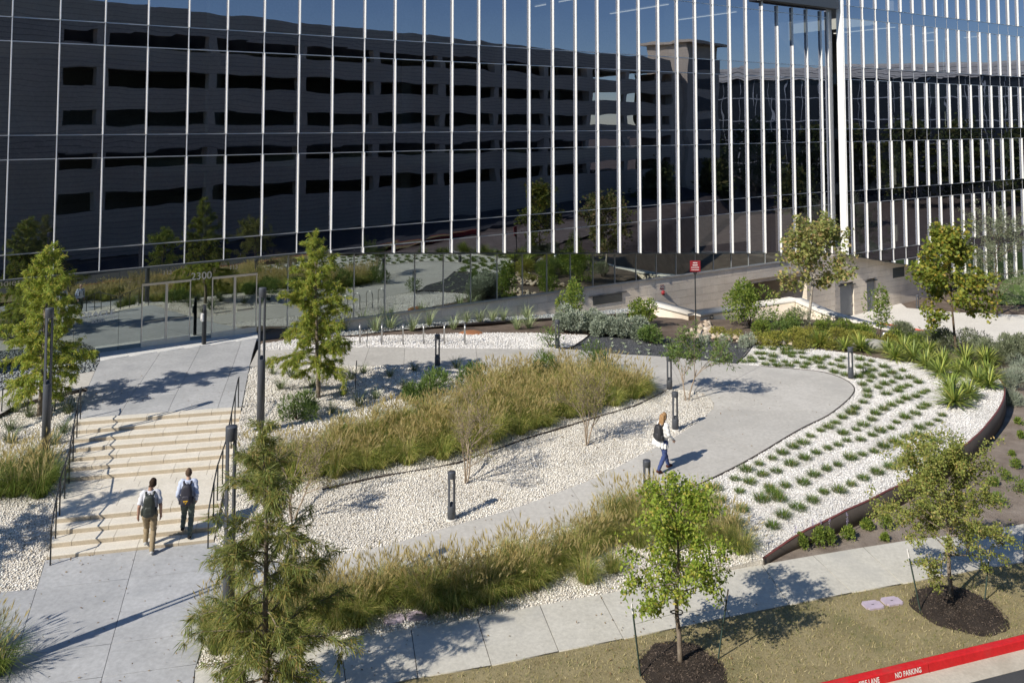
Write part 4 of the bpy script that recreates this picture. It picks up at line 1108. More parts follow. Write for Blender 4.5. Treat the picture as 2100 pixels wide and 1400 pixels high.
# a second office block down the street, across the end of the view
FX = 132.
far = empty('far_office_block', (FX, 80, -.3)); tag(far, 'dark glass office block with pale ribbed cornice mirrored in the right wing', 'building')
def fpart(m, name, mat):
    me = m.mesh(name); me.transform(Matrix.Translation(-Vector(far.location))); return link(name, me, mat, far)
m = MB(); m.box(FX, FX + 22, 26, 160, -3.4, 18.5); fpart(m, 'glass_wall', M['far_glass'])
for k in range(7): m = MB(); m.box(FX - .8 - .12 * (k % 2), FX + 22.5, 25.5, 160.5, 18.52 + .36 * k, 18.83 + .36 * k); fpart(m, 'cornice_louvre', M['white_conc'])
m = MB(); m.box(FX - .5, FX + 22, 26, 160, 18.51, 21.1); fpart(m, 'cornice_core', M['garage'])
for k in range(44): m = MB(); m.box(FX - .12, FX - .003, 27 + k * 3.0, 27.12 + k * 3.0, -3.2, 18.4); fpart(m, 'mullion', M['mull'])
for k in range(4): m = MB(); m.box(FX - .09, FX - .002, 26.2, 159.8, 2.2 + 4.2 * k, 2.4 + 4.2 * k); fpart(m, 'transom', M['mull'])
# ================================================================== PLANTS
def unit(a): return a / (np.linalg.norm(a, axis=-1, keepdims=True) + 1e-9)
def rdir(r, n):
    v = r.normal(size=(n, 3)); return unit(v)
def leaves(r, P, D, L, Wd, flat_up=0.0):
    """diamond leaves: base points P, directions D, lengths L, widths Wd"""
    n = len(P); D = unit(D); R = rdir(r, n); R[:, 2] += flat_up; S = unit(np.cross(D, R))
    L = np.broadcast_to(L, (n,))[:, None]; Wd = np.broadcast_to(Wd, (n,))[:, None]
    V = np.stack([P, P + D * L * .45 + S * Wd / 2, P + D * L, P + D * L * .45 - S * Wd / 2], 1)
    return V.reshape(-1, 3), np.arange(n * 4).reshape(-1, 4)
def palm_leaves(r, P, D, L, Wd):
    D = unit(D); S = unit(np.cross(D, rdir(r, len(P)) + np.array([0, 0, .6]))); Nn = unit(np.cross(S, D)); out = []
    L = np.broadcast_to(L, (len(P),))[:, None]
    V = [P]
    ang = [(-1.25, .62), (-.85, .5), (-.62, .86), (-.3, .55), (0, 1.0), (.3, .55), (.62, .86), (.85, .5), (1.25, .62)]
    for a, k in ang: V.append(P + (D * math.cos(a) + S * math.sin(a) + Nn * (.15 * abs(a))) * L * k)
    n = len(P); V = np.stack(V, 1); m = V.shape[1]; i = np.arange(n) * m
    F = [np.stack([i, i + k, i + k + 1, i + k + 2], 1) for k in (1, 3, 5, 7)]
    return V.reshape(-1, 3), np.vstack(F)
def blades(r, P, az, th1, th2, L, w):
    """arching blades: base P, azimuth, lean of lower and upper part from vertical, length, width"""
    n = len(P); h = np.stack([np.cos(az), np.sin(az), np.zeros(n)], 1); up = np.array([0, 0, 1.])
    s = np.stack([-np.sin(az), np.cos(az), np.zeros(n)], 1) * (w / 2)[:, None]
    M1 = P + (h * np.sin(th1)[:, None] + up * np.cos(th1)[:, None]) * (L * .55)[:, None]
    T = M1 + (h * np.sin(th2)[:, None] + up * np.cos(th2)[:, None]) * (L * .45)[:, None]
    V = np.stack([P - s, P + s, M1 + s * .8, M1 - s * .8, T], 1).reshape(-1, 3)
    i = np.arange(n) * 5
    return V, [np.stack([i, i + 1, i + 2, i + 3], 1), np.stack([i + 3, i + 2, i + 4], 1)], T
def merge(parts):
    Vs, F = [], {}; b = 0
    for V, Fs in parts:
        Vs.append(V)
        for f in (Fs if isinstance(Fs, list) else [Fs]): F.setdefault(f.shape[1], []).append(f + b)
        b += len(V)
    return np.vstack(Vs), [np.vstack(x) for x in F.values()]

# ---- fountain grass
def grass_clump(r, n=380, rad=.16, H=.75, plumes=46):
    a = r.uniform(0, 2 * np.pi, n); q = np.sqrt(r.random(n)) * rad
    P = np.stack([np.cos(a) * q, np.sin(a) * q, np.zeros(n)], 1); az = a + r.normal(0, .5, n)
    L = H * r.uniform(.65, 1.2, n); t1 = np.abs(r.normal(.3, .22, n)) + q / rad * .25; t2 = t1 + r.uniform(.5, 1.5, n)
    V, F, _ = blades(r, P, az, t1, t2, L, r.uniform(.007, .013, n))
    k = plumes; a = r.uniform(0, 2 * np.pi, k); P = np.stack([np.cos(a) * rad * .5, np.sin(a) * rad * .5, np.zeros(k)], 1)
    Ls = H * r.uniform(1.0, 1.35, k); t1 = np.abs(r.normal(.22, .15, k)); t2 = t1 + r.uniform(.15, .5, k)
    Vs, Fs, T = blades(r, P, a + r.normal(0, .4, k), t1, t2, Ls, np.full(k, .006))
    D = T - Vs.reshape(k, 5, 3)[:, 2]; D = unit(D); pl = []
    base = T - D * .12
    for m_ in range(3):
        v, f = leaves(r, base + r.normal(0, .006, (k, 3)), D + r.normal(0, .12, (k, 3)), r.uniform(.10, .2, k), r.uniform(.010, .022, k)); pl.append((v, f))
    return merge([(V, F)]), merge([(Vs, Fs)] + pl)
gr_ = np.random.default_rng(11)
CL = [grass_clump(np.random.default_rng(20 + i), H=.72 + .05 * (i % 3)) for i in range(4)]
def place_np(V, x, y, z, a, s):
    c, s_ = math.cos(a), math.sin(a); return np.stack([(V[:, 0] * c - V[:, 1] * s_) * s + x, (V[:, 0] * s_ + V[:, 1] * c) * s + y, V[:, 2] * s + z], 1)
def grass_mass(name, poly, spacing, label, smin=.7, smax=1.28):
    P = np.asarray(poly); x0, y0 = P.min(0); x1, y1 = P.max(0); bl, pl = [], []
    row = 0; y = y0
    while y < y1:
        x = x0 + (row % 2) * spacing / 2
        while x < x1:
            px, py = x + gr_.uniform(-.3, .3) * spacing, y + gr_.uniform(-.3, .3) * spacing
            if in_poly(px, py, P):
                (V, F), (V2, F2) = CL[gr_.integers(4)]; a = gr_.uniform(0, 6.28); s = gr_.uniform(smin, smax); z = float(hgt(px, py))
                bl.append((place_np(V, px, py, z, a, s), F))
                if gr_.random() < .72: pl.append((place_np(V2, px, py, z, a, s), F2))
            x += spacing
        y += spacing * .87; row += 1
    V, F = merge(bl); o = link(name, np_mesh(name, V, F), M['grass_mix']); tag(o, label, 'grass', kind='stuff')
    V, F = merge(pl); p = link('plumes', np_mesh('plumes', V, F), M['plume'], o)
grass_mass('fountain_grass_mass', inset(GRASS_POLY, .25), .44, 'dense mass of tan fountain grass filling the middle of the garden')

CLM = []
for (V, F), (V2, F2) in CL: CLM.append((np_mesh('blades', V, F), np_mesh('plumes', V2, F2)))
for a, b in CLM: a.materials.append(M['grass_mix']); b.materials.append(M['plume'])
CLG = []
for a, b in CLM: c = a.copy(); c.materials.clear(); c.materials.append(M['grass_green']); CLG.append((c, b))
def clump(u, v, s, label, group, lib=CLM):
    p = gv(u, v); a, b = lib[gr_.integers(4)]
    e = empty('fountain_grass', p, gr_.uniform(0, 6.28)); e.scale = (s, s, s * gr_.uniform(.92, 1.1)); tag(e, label, 'grass', group, 'thing')
    link('blades', a, None, e); link('plumes', b, None, e)
SIDE_CL = [(690,1285,1.1),(735,1280,1.0),(775,1252,1.05),(705,1250,1.1),(765,1232,1.1),(830,1228,1.1),(880,1252,1.2),(925,1248,1.1),(965,1240,1.1),(1003,1233,1.1),(1042,1216,1.1),(1090,1205,1.0),(905,1215,1.1),(955,1205,1.0),(1005,1186,1.1),(1060,1180,1.1),(1120,1188,.8),(1150,1165,.9),(1200,1192,.95),(1045,1150,.9),(1110,1146,.9),(1160,1130,1.0),(1200,1112,1.0),(1240,1092,1.05),(1270,1112,.8),(1255,1172,.75),(1262,1062,1.1),(1300,1060,1.1),(1345,1052,1.15),(1442,1062,1.0),(1470,1110,.95),(1520,1132,.9),(1500,1090,.9),(650,1268,1.05),(620,1236,1.0),(655,1235,1.0),(1330,1090,1.0),(1400,1080,1.0),(1430,1110,.9),(1380,1120,.9),(860,1205,.95),(800,1205,.9)]
SIDE_CL += [(720,1262,1.1),(790,1240,1.0),(845,1240,1.05),(900,1235,1.1),(940,1228,1.1),(985,1215,1.1),(1030,1200,1.1),(1075,1192,1.05),(1130,1168,1.0),(1180,1150,1.0),(1215,1135,1.0),(1235,1115,1.0),(1300,1085,1.1),(1360,1075,1.1),(1420,1085,1.0),(670,1252,1.1),(1490,1120,.95),(1310,1120,.9)]
for (u, v, s) in SIDE_CL: clump(u, v, s, 'tan fountain grass clump in the gravel strip beside the street sidewalk', 'fountain grass by the sidewalk')
for (u, v, s) in [(560,1290,1.0),(600,1320,1.0),(505,1300,1.05),(450,1335,1.0),(430,1290,1.0),(530,1335,.9),(610,1280,1.0),(470,1280,1.05)]: clump(u, v, s, 'fountain grass clump under the feathery tree in the foreground', 'fountain grass under the front tree')
for (u, v, s) in [(30,1015,1.2),(80,1018,1.15),(-15,1020,1.2),(100,990,1.0),(55,980,1.2),(10,975,1.1),(85,958,1.0)]: clump(u, v, s, 'green fountain grass clump left of the stairs', 'green grass left of the stairs', CLG)
for (u, v, s) in [(-15,1385,1.25),(-50,1345,1.2)]: clump(u, v, s, 'green fountain grass clump at the left edge of the lower walk', 'green grass at the left edge', CLG)
for (u, v, s) in [(520,960,1.1),(545,985,1.1),(515,1000,1.0),(575,940,1.0)]: clump(u, v, s, 'green fountain grass clump beside the stair handrail', 'green grass beside the handrail', CLG)

# ---- small plants: shared mesh per kind
def tuft_mesh(seed, n, rad, H, w, t1m, t2a, name='tuft'):
    r = np.random.default_rng(seed); a = r.uniform(0, 2 * np.pi, n); q = np.sqrt(r.random(n)) * rad
    P = np.stack([np.cos(a) * q, np.sin(a) * q, np.zeros(n)], 1); L = H * r.uniform(.6, 1.2, n); t1 = np.abs(r.normal(t1m, .25, n)) + .1; t2 = t1 + r.uniform(*t2a, n)
    V, F, _ = blades(r, P, a + r.normal(0, .5, n), t1, t2, L, r.uniform(.7, 1.3, n) * w); return np_mesh(name, V, F)
def lib(mat, n, fn):
    out = []
    for i in range(n): me = fn(i); me.materials.append(M[mat]); out.append(me)
    return out
SEDGE_L = lib('sedge', 4, lambda i: tuft_mesh(40 + i, 210, .14, .22, .008, .6, (.4, 1.1), 'sedge_tuft'))
def dedupe(pts, d):
    out = []
    for p in pts:
        if all((p[0] - q[0]) ** 2 + (p[1] - q[1]) ** 2 > d * d for q in out): out.append(p)
    return out
S1 = [(410,165),(590,180),(580,225),(760,185),(850,170),(370,245),(465,245),(770,240),(880,235),(1005,235),(595,285),(270,305),(440,320),(290,355),(165,360),(590,350),(860,285),(850,320),(1020,300),(1140,330),(1215,300),(1280,325),(1375,295),(1600,305),(1540,345),(760,360),(930,375),(485,400),(655,420),(830,420),(1085,395),(1245,375),(1035,440),(1300,445),(1430,400),(1575,435),(1475,510),(1635,555),(1840,330),(2010,355),(1945,410),(1840,445),(2025,480),(1930,525),(1820,580),(2010,585),(1985,640),(1880,690),(1945,785),(1945,860),(1890,945),(1780,1030),(1715,1100),(1590,1165),(1490,1240),(1390,1305),(1280,1350)]
S2 = [(620,350),(785,435),(895,520),(1055,490),(780,565),(1000,600),(1160,590),(910,655),(795,685),(1280,660),(710,735),(1050,730),(1135,705),(985,780),(1400,780),(1335,810),(820,825),(1250,865),(1100,895),(1010,945),(890,985),(785,1045),(1395,985),(1320,1025),(670,1110),(1240,1110),(1090,1165),(610,1195),(965,1235),(1625,1135),(1555,1205),(1440,1265),(490,1275),(1300,1315),(890,1320),(385,1340),(735,1360)]
S3 = [(45,620),(150,525),(295,445),(620,485),(670,590),(550,650),(400,700),(235,765),(70,845),(870,575),(1040,510),(1150,460),(1360,610),(1205,675),(1065,745),(900,790),(720,840),(550,940),(380,1000),(195,1085),(1510,545),(1680,510),(1720,410),(1845,685),(1750,785),(1590,830),(1460,910),(1300,970),(1105,1050),(910,1130),(735,1220),(560,1310),(340,1330),(50,1200),(1945,600)]
S4 = [(1730,400),(1580,470),(1430,560),(1280,635),(1090,715),(910,800),(745,930),(960,975),(1140,870),(1340,820),(1550,720),(1745,635),(450,1075),(815,1110),(1300,1130),(1240,1050),(1470,1030),(1720,980),(1870,880),(300,1170),(530,1240),(1130,1230),(1375,1220),(850,1375),(1650,1350),(1860,1240)]
SEDGES = dedupe([(1500 + x / 7, 690 + y / 7) for x, y in S1] + [(1700 + x / 7, 690 + y / 7) for x, y in S2] + [(1640 + x / 7, 820 + y / 7) for x, y in S3] + [(1400 + x / 7, 850 + y / 7) for x, y in S4] + [(1521,1051),(1606,1059),(1637,1043),(1667,1029),(1584,1081)], 7)
for (u, v) in SEDGES:
    if in_poly(*gv(u, v)[:2], SEDGE):
        o = link('sedge_tuft', SEDGE_L[gr_.integers(4)]); o.location = gv(u, v + 2) + Vector((0, 0, .02)); s = gr_.uniform(.72, 1.18); o.scale = (s * gr_.uniform(.95, 1.15), s, s * gr_.uniform(.9, 1.2)); o.rotation_euler = (0, 0, gr_.uniform(0, 6.28))
        tag(o, 'small green sedge tuft in the bright white gravel slope', 'sedge', 'sedge tufts in the white gravel')
AG = [(850,485),(840,520),(1040,485),(1065,530),(1215,515),(1215,540),(1410,515),(1430,560),(1610,545),(1630,580),(890,580),(1080,590),(1260,595),(1480,600),(1620,620),(1075,635),(1275,650),(1450,670),(1125,710),(1280,720),(1460,730),(1610,690),(1615,740),(710,610),(745,560),(2010,650),(1830,640),(2050,710),(1830,750),(2060,780)]
AG = [(1100 + x / 7, 620 + y / 7) for x, y in AG] + [(1200 + x / 3.5, 450 + y / 3.5) for x, y in [(870,905),(940,905),(1020,905),(1080,920),(1140,945),(870,950),(950,950),(1010,960),(870,1000),(940,970),(960,1010),(1050,1020),(1020,990),(780,975)]]
AGL = lib('agave', 2, lambda i: tuft_mesh(60 + i, 14, .02, .16, .04, .75, (.05, .3), 'agave'))
for (u, v) in dedupe(AG, 6):
    if in_poly(*gv(u, v)[:2], BLACK):
        o = link('agave', AGL[gr_.integers(2)]); o.location = gv(u, v + 1); s = gr_.uniform(.85, 1.25); o.scale = (s, s, s); o.rotation_euler = (0, 0, gr_.uniform(0, 6.28))
        tag(o, 'tiny pale agave rosette in the black gravel', 'agave', 'agaves in the black gravel')
def yucca_mesh(seed, n=150):
    r = np.random.default_rng(seed); a = r.uniform(0, 2 * np.pi, n); t1 = np.arccos(r.uniform(-.12, .98, n)); P = np.stack([np.cos(a) * .04, np.sin(a) * .04, r.uniform(.05, .16, n)], 1)
    V, F, _ = blades(r, P, a, t1, t1 + r.uniform(0, .3, n), r.uniform(.48, .74, n), r.uniform(.034, .05, n)); return np_mesh('yucca', V, F)
YUL = lib('yucca', 3, lambda i: yucca_mesh(70 + i))
YU = [(285,975),(465,1000),(580,1005),(770,1020),(825,1070),(890,1020),(960,1075),(1060,1030),(1050,1130),(1170,1120),(1150,1190),(1330,1090),(1340,1180),(1480,1100),(1490,1190),(1220,1300),(1350,1340),(1500,1270),(1250,1400),(1280,1180),(1420,1250)]
for k, (x, y) in enumerate(YU):
    u, v = 1600 + x / 3.5, 430 + y / 3.5 + 4
    o = link('yucca', YUL[k % 3]); o.location = gv(u, v) + Vector((0, 0, .06)); s = 1.08 * gr_.uniform(.85, 1.15); o.scale = (s, s, s); o.rotation_euler = (0, 0, gr_.uniform(0, 6.28))
    tag(o, 'yellow green yucca at the edge of the white gravel', 'yucca', 'yuccas along the white gravel')
SPL = lib('spiky', 3, lambda i: tuft_mesh(80 + i, 60, .06, .62, .016, .4, (.15, .7), 'spiky_plant'))
SPD = lib('spiky_dark', 3, lambda i: tuft_mesh(90 + i, 70, .06, .5, .014, .5, (.2, .8), 'spiky_plant'))
for (u, v) in [(800,674),(845,679),(880,668),(930,675),(957,661),(983,661),(1010,658),(1032,658),(1080,652),(1085,673),(1060,675),(705,678),(770,680)]:
    o = link('spiky_plant', SPL[gr_.integers(3)]); o.location = gv(u, v); s = gr_.uniform(1.2, 1.6); o.scale = (s, s, s); o.rotation_euler[2] = gr_.uniform(0, 6.28)
    tag(o, 'pale spiky plant in the mulch along the limestone wall', 'plant', 'spiky plants along the wall')
for (u, v) in [(703,808),(720,775),(745,762),(850,758),(936,752),(985,755),(680,845),(700,862),(770,815),(735,830),(600,772),(575,795),(560,765),(640,792),(830,795),(910,778),(625,832),(770,848),(800,770)]:
    o = link('spiky_plant', SPD[gr_.integers(3)]); o.location = gv(u, v + 3); s = gr_.uniform(.9, 1.3); o.scale = (s, s, s); o.rotation_euler[2] = gr_.uniform(0, 6.28)
    tag(o, 'dark spiky plant in the gravel around the middle feathery tree', 'plant', 'spiky plants in the upper gravel')
for (u, v) in [(140,845),(125,820),(60,852),(30,842),(130,884),(110,908),(20,905),(62,932),(20,880)]:
    o = link('spiky_plant', SPD[gr_.integers(3)]); o.location = gv(u, v + 3); s = gr_.uniform(1.0, 1.4); o.scale = (s, s, s); o.rotation_euler[2] = gr_.uniform(0, 6.28)
    tag(o, 'dark spiky plant in the gravel left of the stairs', 'plant', 'spiky plants left of the stairs')

# ---- shrubs
def shrub_mesh(seed, n, leaf, wid, shell=.55, lumps=7, up=.5):
    """leaf cloud filling an uneven half-ellipsoid of unit radius and height"""
    r = np.random.default_rng(seed); cs = unit(r.normal(size=(lumps, 3))) * r.uniform(.35, .62, (lumps, 1)); cs[:, 2] = np.abs(cs[:, 2]) * .9 + .25; rs = r.uniform(.30, .5, lumps)
    k = r.integers(lumps, size=n); d = rdir(r, n); q = (shell + (1 - shell) * r.random(n)) ** .7
    P = cs[k] + d * (rs[k] * q)[:, None]; P[:, 2] = np.abs(P[:, 2])
    D = d + np.array([0, 0, up]) + r.normal(0, .4, (n, 3))
    return leaves(r, P, D, leaf * r.uniform(.6, 1.4, n), wid * r.uniform(.7, 1.3, n))
def stems_mb(seed, n=7):
    r = np.random.default_rng(seed); m = MB()
    for _ in range(n):
        d = unit(r.normal(size=3) * np.array([.5, .5, 0]) + np.array([0, 0, .9])); m.tube([(0, 0, -.05), tuple(d * .35 + r.normal(0, .03, 3)), tuple(d * .75 + r.normal(0, .06, 3))], [.02, .013, .005], 5)
    return m
SH = {}
def shrub(u, v, hpx, wpx, mat, label, leaf=.07, wid=.03, n=2600, up=.5, shell=.5, name='shrub', fixed=None, stem='brown_bark', lift=0.0, group=None):
    n = int(n * 1.35); leaf *= 1.12; wid *= 1.2
    p = gv(u, v, fixed); s = 1 / px_per_m(p); key = (mat, leaf, n, up)
    if key not in SH: SH[key] = [shrub_mesh(hash(key) % 1000 + i, n, leaf, wid, shell, up=up) for i in range(2)]
    e = empty(name, p, gr_.uniform(0, 6.28)); tag(e, label, 'shrub', group)
    hx, hz = wpx * s / 2 / .85, hpx * s / 1.0
    V, F = SH[key][gr_.integers(2)]; V = V * np.array([1., 1., 1.])
    # keep leaf size constant while the crown is stretched: move leaf centres only
    C = V.reshape(-1, 4, 3); b = C[:, :1].copy(); off = C - b
    b = b * np.array([hx, hx, hz]); b[..., 2] += lift * hz * .6
    V = (b + off).reshape(-1, 3)
    link('foliage', np_mesh('foliage', V, [F]), M[mat], e)
    m = stems_mb(gr_.integers(999)); me = m.mesh('stems'); me.transform(Matrix.Diagonal((hx * .8, hx * .8, hz, 1))); link('stems', me, M[stem], e)
    return e
for (u, v, h, w) in [(1163,682,46,72),(1208,682,42,60),(1242,690,44,64),(1272,692,40,56),(1312,695,40,60)]:
    shrub(u, v, h, w, 'sage', 'rounded grey green sage shrub behind the black gravel', .08, .045, 3600, .7, group='sage shrubs behind the black gravel')
shrub(1170,668,70,62,'green_bush','upright green shrub rising behind the sage beside a bollard', .10,.05,1500, lift=.5)
shrub(1322,668,52,60,'green_bush','green shrub beside the sunlit parapet end', .10,.05,1300, lift=.3)
shrub(1335,705,34,60,'dark_green','dark green shrub at the right end of the grey sages', .09,.03,1500)
shrub(1540,672,84,104,'green_bush','largest dense green shrub before the service court parapet', .11,.055,2600, lift=.2)
shrub(1600,690,58,96,'dark_green','spreading dark green shrub right of the largest shrub', .08,.03,2400)
shrub(1640,668,40,60,'rosemary','grey green shrub below the tall sycamore', .07,.025,1500)
shrub(1533,712,32,44,'sage','small blue grey shrub among the limestone rubble', .06,.03,900,.7)
shrub(1440,705,22,36,'sage','small pale sage on the rubble near the sign post', .05,.025,500,.7)
shrub(1485,705,18,30,'sage','tiny pale shrub between rubble stones left of the blue grey shrub', .05,.025,400,.7)
for (u, v, h, w) in [(1590,712,34,60),(1630,708,40,64),(1668,700,34,60),(1720,702,30,60),(1752,706,30,56),(1785,708,28,60),(1820,712,30,50),(1690,712,26,50)]:
    shrub(u, v, h, w, 'yellow_bush', 'low yellow green shrub in the mulch above the white gravel', .07, .03, 1100, .6, group='low yellow green shrubs')
for (u, v, h, w) in [(1560,690,34,56),(1618,686,40,60),(1690,688,34,56),(1735,688,34,60),(1770,692,30,52),(1840,706,34,50),(1880,712,30,44)]:
    shrub(u, v, h, w, 'green_bush', 'low leafy green shrub filling the bank behind the yuccas', .08, .035, 1300, .6, group='low green shrubs on the bank')
for (u, v, h, w) in [(1470,690,26,40),(1505,698,26,44),(1560,706,24,44),(1645,716,22,44),(1700,716,22,40)]:
    shrub(u, v, h, w, 'yellow_bush', 'small mounded groundcover at the front edge of the shrub bank', .06, .028, 700, .7, group='groundcover on the bank')
shrub(1803,690,78,52,'green_bush','small upright shrub with reddish tips beside the service drive', .10,.05,900, lift=.5)
for (u, v, h, w) in [(1852,705,40,70),(1905,715,34,56),(1935,722,42,64),(1990,728,52,80),(2030,742,48,62),(2068,748,56,60),(2100,735,50,50)]:
    shrub(u, v, h, w, 'rosemary', 'dark grey green rosemary shrub below the yellow sycamore', .10, .02, 2600, .9, group='rosemary shrubs on the right')
for (u, v, h, w) in [(2085,800,40,70),(2100,770,40,60),(2075,830,26,36)]:
    shrub(u, v, h, w, 'sage', 'pale wispy grey shrub at the right edge beyond the steel wall', .14, .010, 1500, .9, fixed=0., group='wispy shrubs at the right edge')
for (u, v, h, w) in [(610,860,52,84),(885,805,50,84),(855,822,36,60),(968,790,46,72),(1232,768,64,84),(1110,775,56,70),(700,905,28,40)]:
    shrub(u, v, h, w, 'dark_green', 'loose dark green willow shrub at the upper edge of the grasses', .13, .022, 1300, .8, group='willow shrubs along the grasses')
shrub(1128,712,40,62,'dark_green','sparse branching shrub in front of the rear bollard', .12,.03,320,.6)
for (u, v, h, w) in [(1645,1128,34,24),(1676,1120,42,30),(1700,1118,34,30),(1735,1105,26,34),(1780,1085,20,24),(1815,1085,34,26),(1812,1108,14,18),(1900,1060,30,40)]:
    shrub(u, v, h, w, 'green_bush', 'small young salvia in the soil below the steel wall', .05, .025, 420, 1.0, fixed=0., group='young salvias below the wall')
for (u, v, h, w) in [(2080,960,22,26),(2095,900,16,18),(2060,985,24,30),(2075,935,10,14),(2088,1010,30,40),(2035,995,18,24),(2050,1035,26,36),(2090,870,14,18)]:
    shrub(u, v, h, w, 'green_bush', 'small weedy plant in the bare soil at the right edge', .05, .025, 300, .8, fixed=0., group='weedy plants at the right edge')
# lilac flower spikes on the salvias
for (u, v, h) in [(1632,1120,40),(1668,1112,46),(1684,1108,42),(1702,1110,44),(1738,1098,46),(1808,1085,50)]:
    p = gv(u, v, 0.); s = 1 / px_per_m(p); r = np.random.default_rng(int(u)); n = 60
    zz = r.uniform(.45, 1, n) * h * s; P = np.stack([r.normal(0, .008, n), r.normal(0, .008, n), zz], 1); V, F = leaves(r, P, rdir(r, n) + np.array([0, 0, .6]), .03, .016)
    e = empty('flower_spike', p); tag(e, 'lilac salvia flower spike in front of the dark steel wall', 'flower', 'lilac flower spikes')
    link('petals', np_mesh('petals', V, [F]), M['seed'], e); link('stalk', MB().tube([(0, 0, 0), (0, 0, h * s)], .004, 4).mesh('stalk'), M['green_bush'], e)

# ---- trees
def wander(r, p, d, L, n, wob, grav=0.0):
    pts = [np.array(p, float)]; d = np.array(d, float)
    for k in range(n):
        d = unit(d + r.normal(0, wob, 3) + np.array([0, 0, grav])); pts.append(pts[-1] + d * L / n)
    return np.array(pts)
def finish_tree(name, p, trunk, foliage_parts, mat, bark, label, cat='tree', extra=None, group=None):
    e = empty(name, p); tag(e, label, cat, group)
    me = trunk.mesh('trunk'); me.shade_smooth(); link('trunk', me, M[bark], e)
    if foliage_parts: V, F = merge(foliage_parts); link('crown', np_mesh('crown', V, F), M[mat], e)
    return e
def cypress(p, h, R, seed, mat, label, z0=.14, wl=1.0, dens=1.0, lean=(0, 0), strips=5, gap=1.0):
    r = np.random.default_rng(seed); m = MB(); n = 14
    sp = np.stack([np.linspace(0, lean[0], n) + np.cumsum(r.normal(0, .012, n)), np.linspace(0, lean[1], n) + np.cumsum(r.normal(0, .012, n)), np.linspace(-.1, h * .97, n)], 1)
    m.tube(sp, list(np.linspace(.05 + h * .006, .008, n)), 8)
    Ps, Ds = [], []; az = r.uniform(0, 6)
    nb = int(64 * dens)
    for i in range(nb):
        f = (i + r.random()) / nb; z = h * (z0 + (1 - z0) * f ** 1.05)
        az += 2.4 + r.normal(0, .3)
        prof = (1 - f) ** .55 * (.55 + .45 * min(1, f / .18))
        L = max(.25, R * prof * r.uniform(.62 * gap, 1.18)); el = .12 + .75 * f + r.normal(0, .13)
        base = np.array([np.interp(z, sp[:, 2], sp[:, 0]), np.interp(z, sp[:, 2], sp[:, 1]), z])
        d = np.array([math.cos(az) * math.cos(el), math.sin(az) * math.cos(el), math.sin(el)])
        pts = wander(r, base, d, L, 6, .09, -.07); m.tube(pts, list(np.linspace(.018 * (1 - f) + .006, .003, 7)), 5, cap=False)
        cur = [(pts, L)]
        for _ in range(int(3 + 5 * L)):
            q = r.uniform(.2, .98); k = q * 6; i0 = min(int(k), 5); b = pts[i0] + (pts[i0 + 1] - pts[i0]) * (k - i0)
            dd = unit(pts[i0 + 1] - pts[i0]); sd = unit(dd * .55 + r.normal(0, .6, 3) + np.array([0, 0, -.12])); tl = L * r.uniform(.16, .42) * (1.15 - q * .5)
            tp = wander(r, b, sd, tl, 3, .12, -.18); cur.append((tp, tl)); m.tube(tp, [.004, .003, .002, .001], 3, cap=False)
        for (c, l) in cur:
            ns = max(3, int(l / .030)); q = np.sort(r.uniform(.12, 1.0, ns)) * (len(c) - 1); i0 = np.minimum(q.astype(int), len(c) - 2); b = c[i0] + (c[i0 + 1] - c[i0]) * (q - i0)[:, None]; t = unit(c[i0 + 1] - c[i0])
            for _ in range(strips):
                Ps.append(b + r.normal(0, .025, b.shape)); Ds.append(t * .7 + r.normal(0, .45, b.shape) + np.array([0, 0, -.45]))
    P = np.vstack(Ps); D = np.vstack(Ds); n = len(P)
    return finish_tree('feathery_tree', p, m, [leaves(r, P, D, r.uniform(.06, .17, n) * (2 - wl), r.uniform(.012, .028, n) * wl)], mat, 'bark', label)

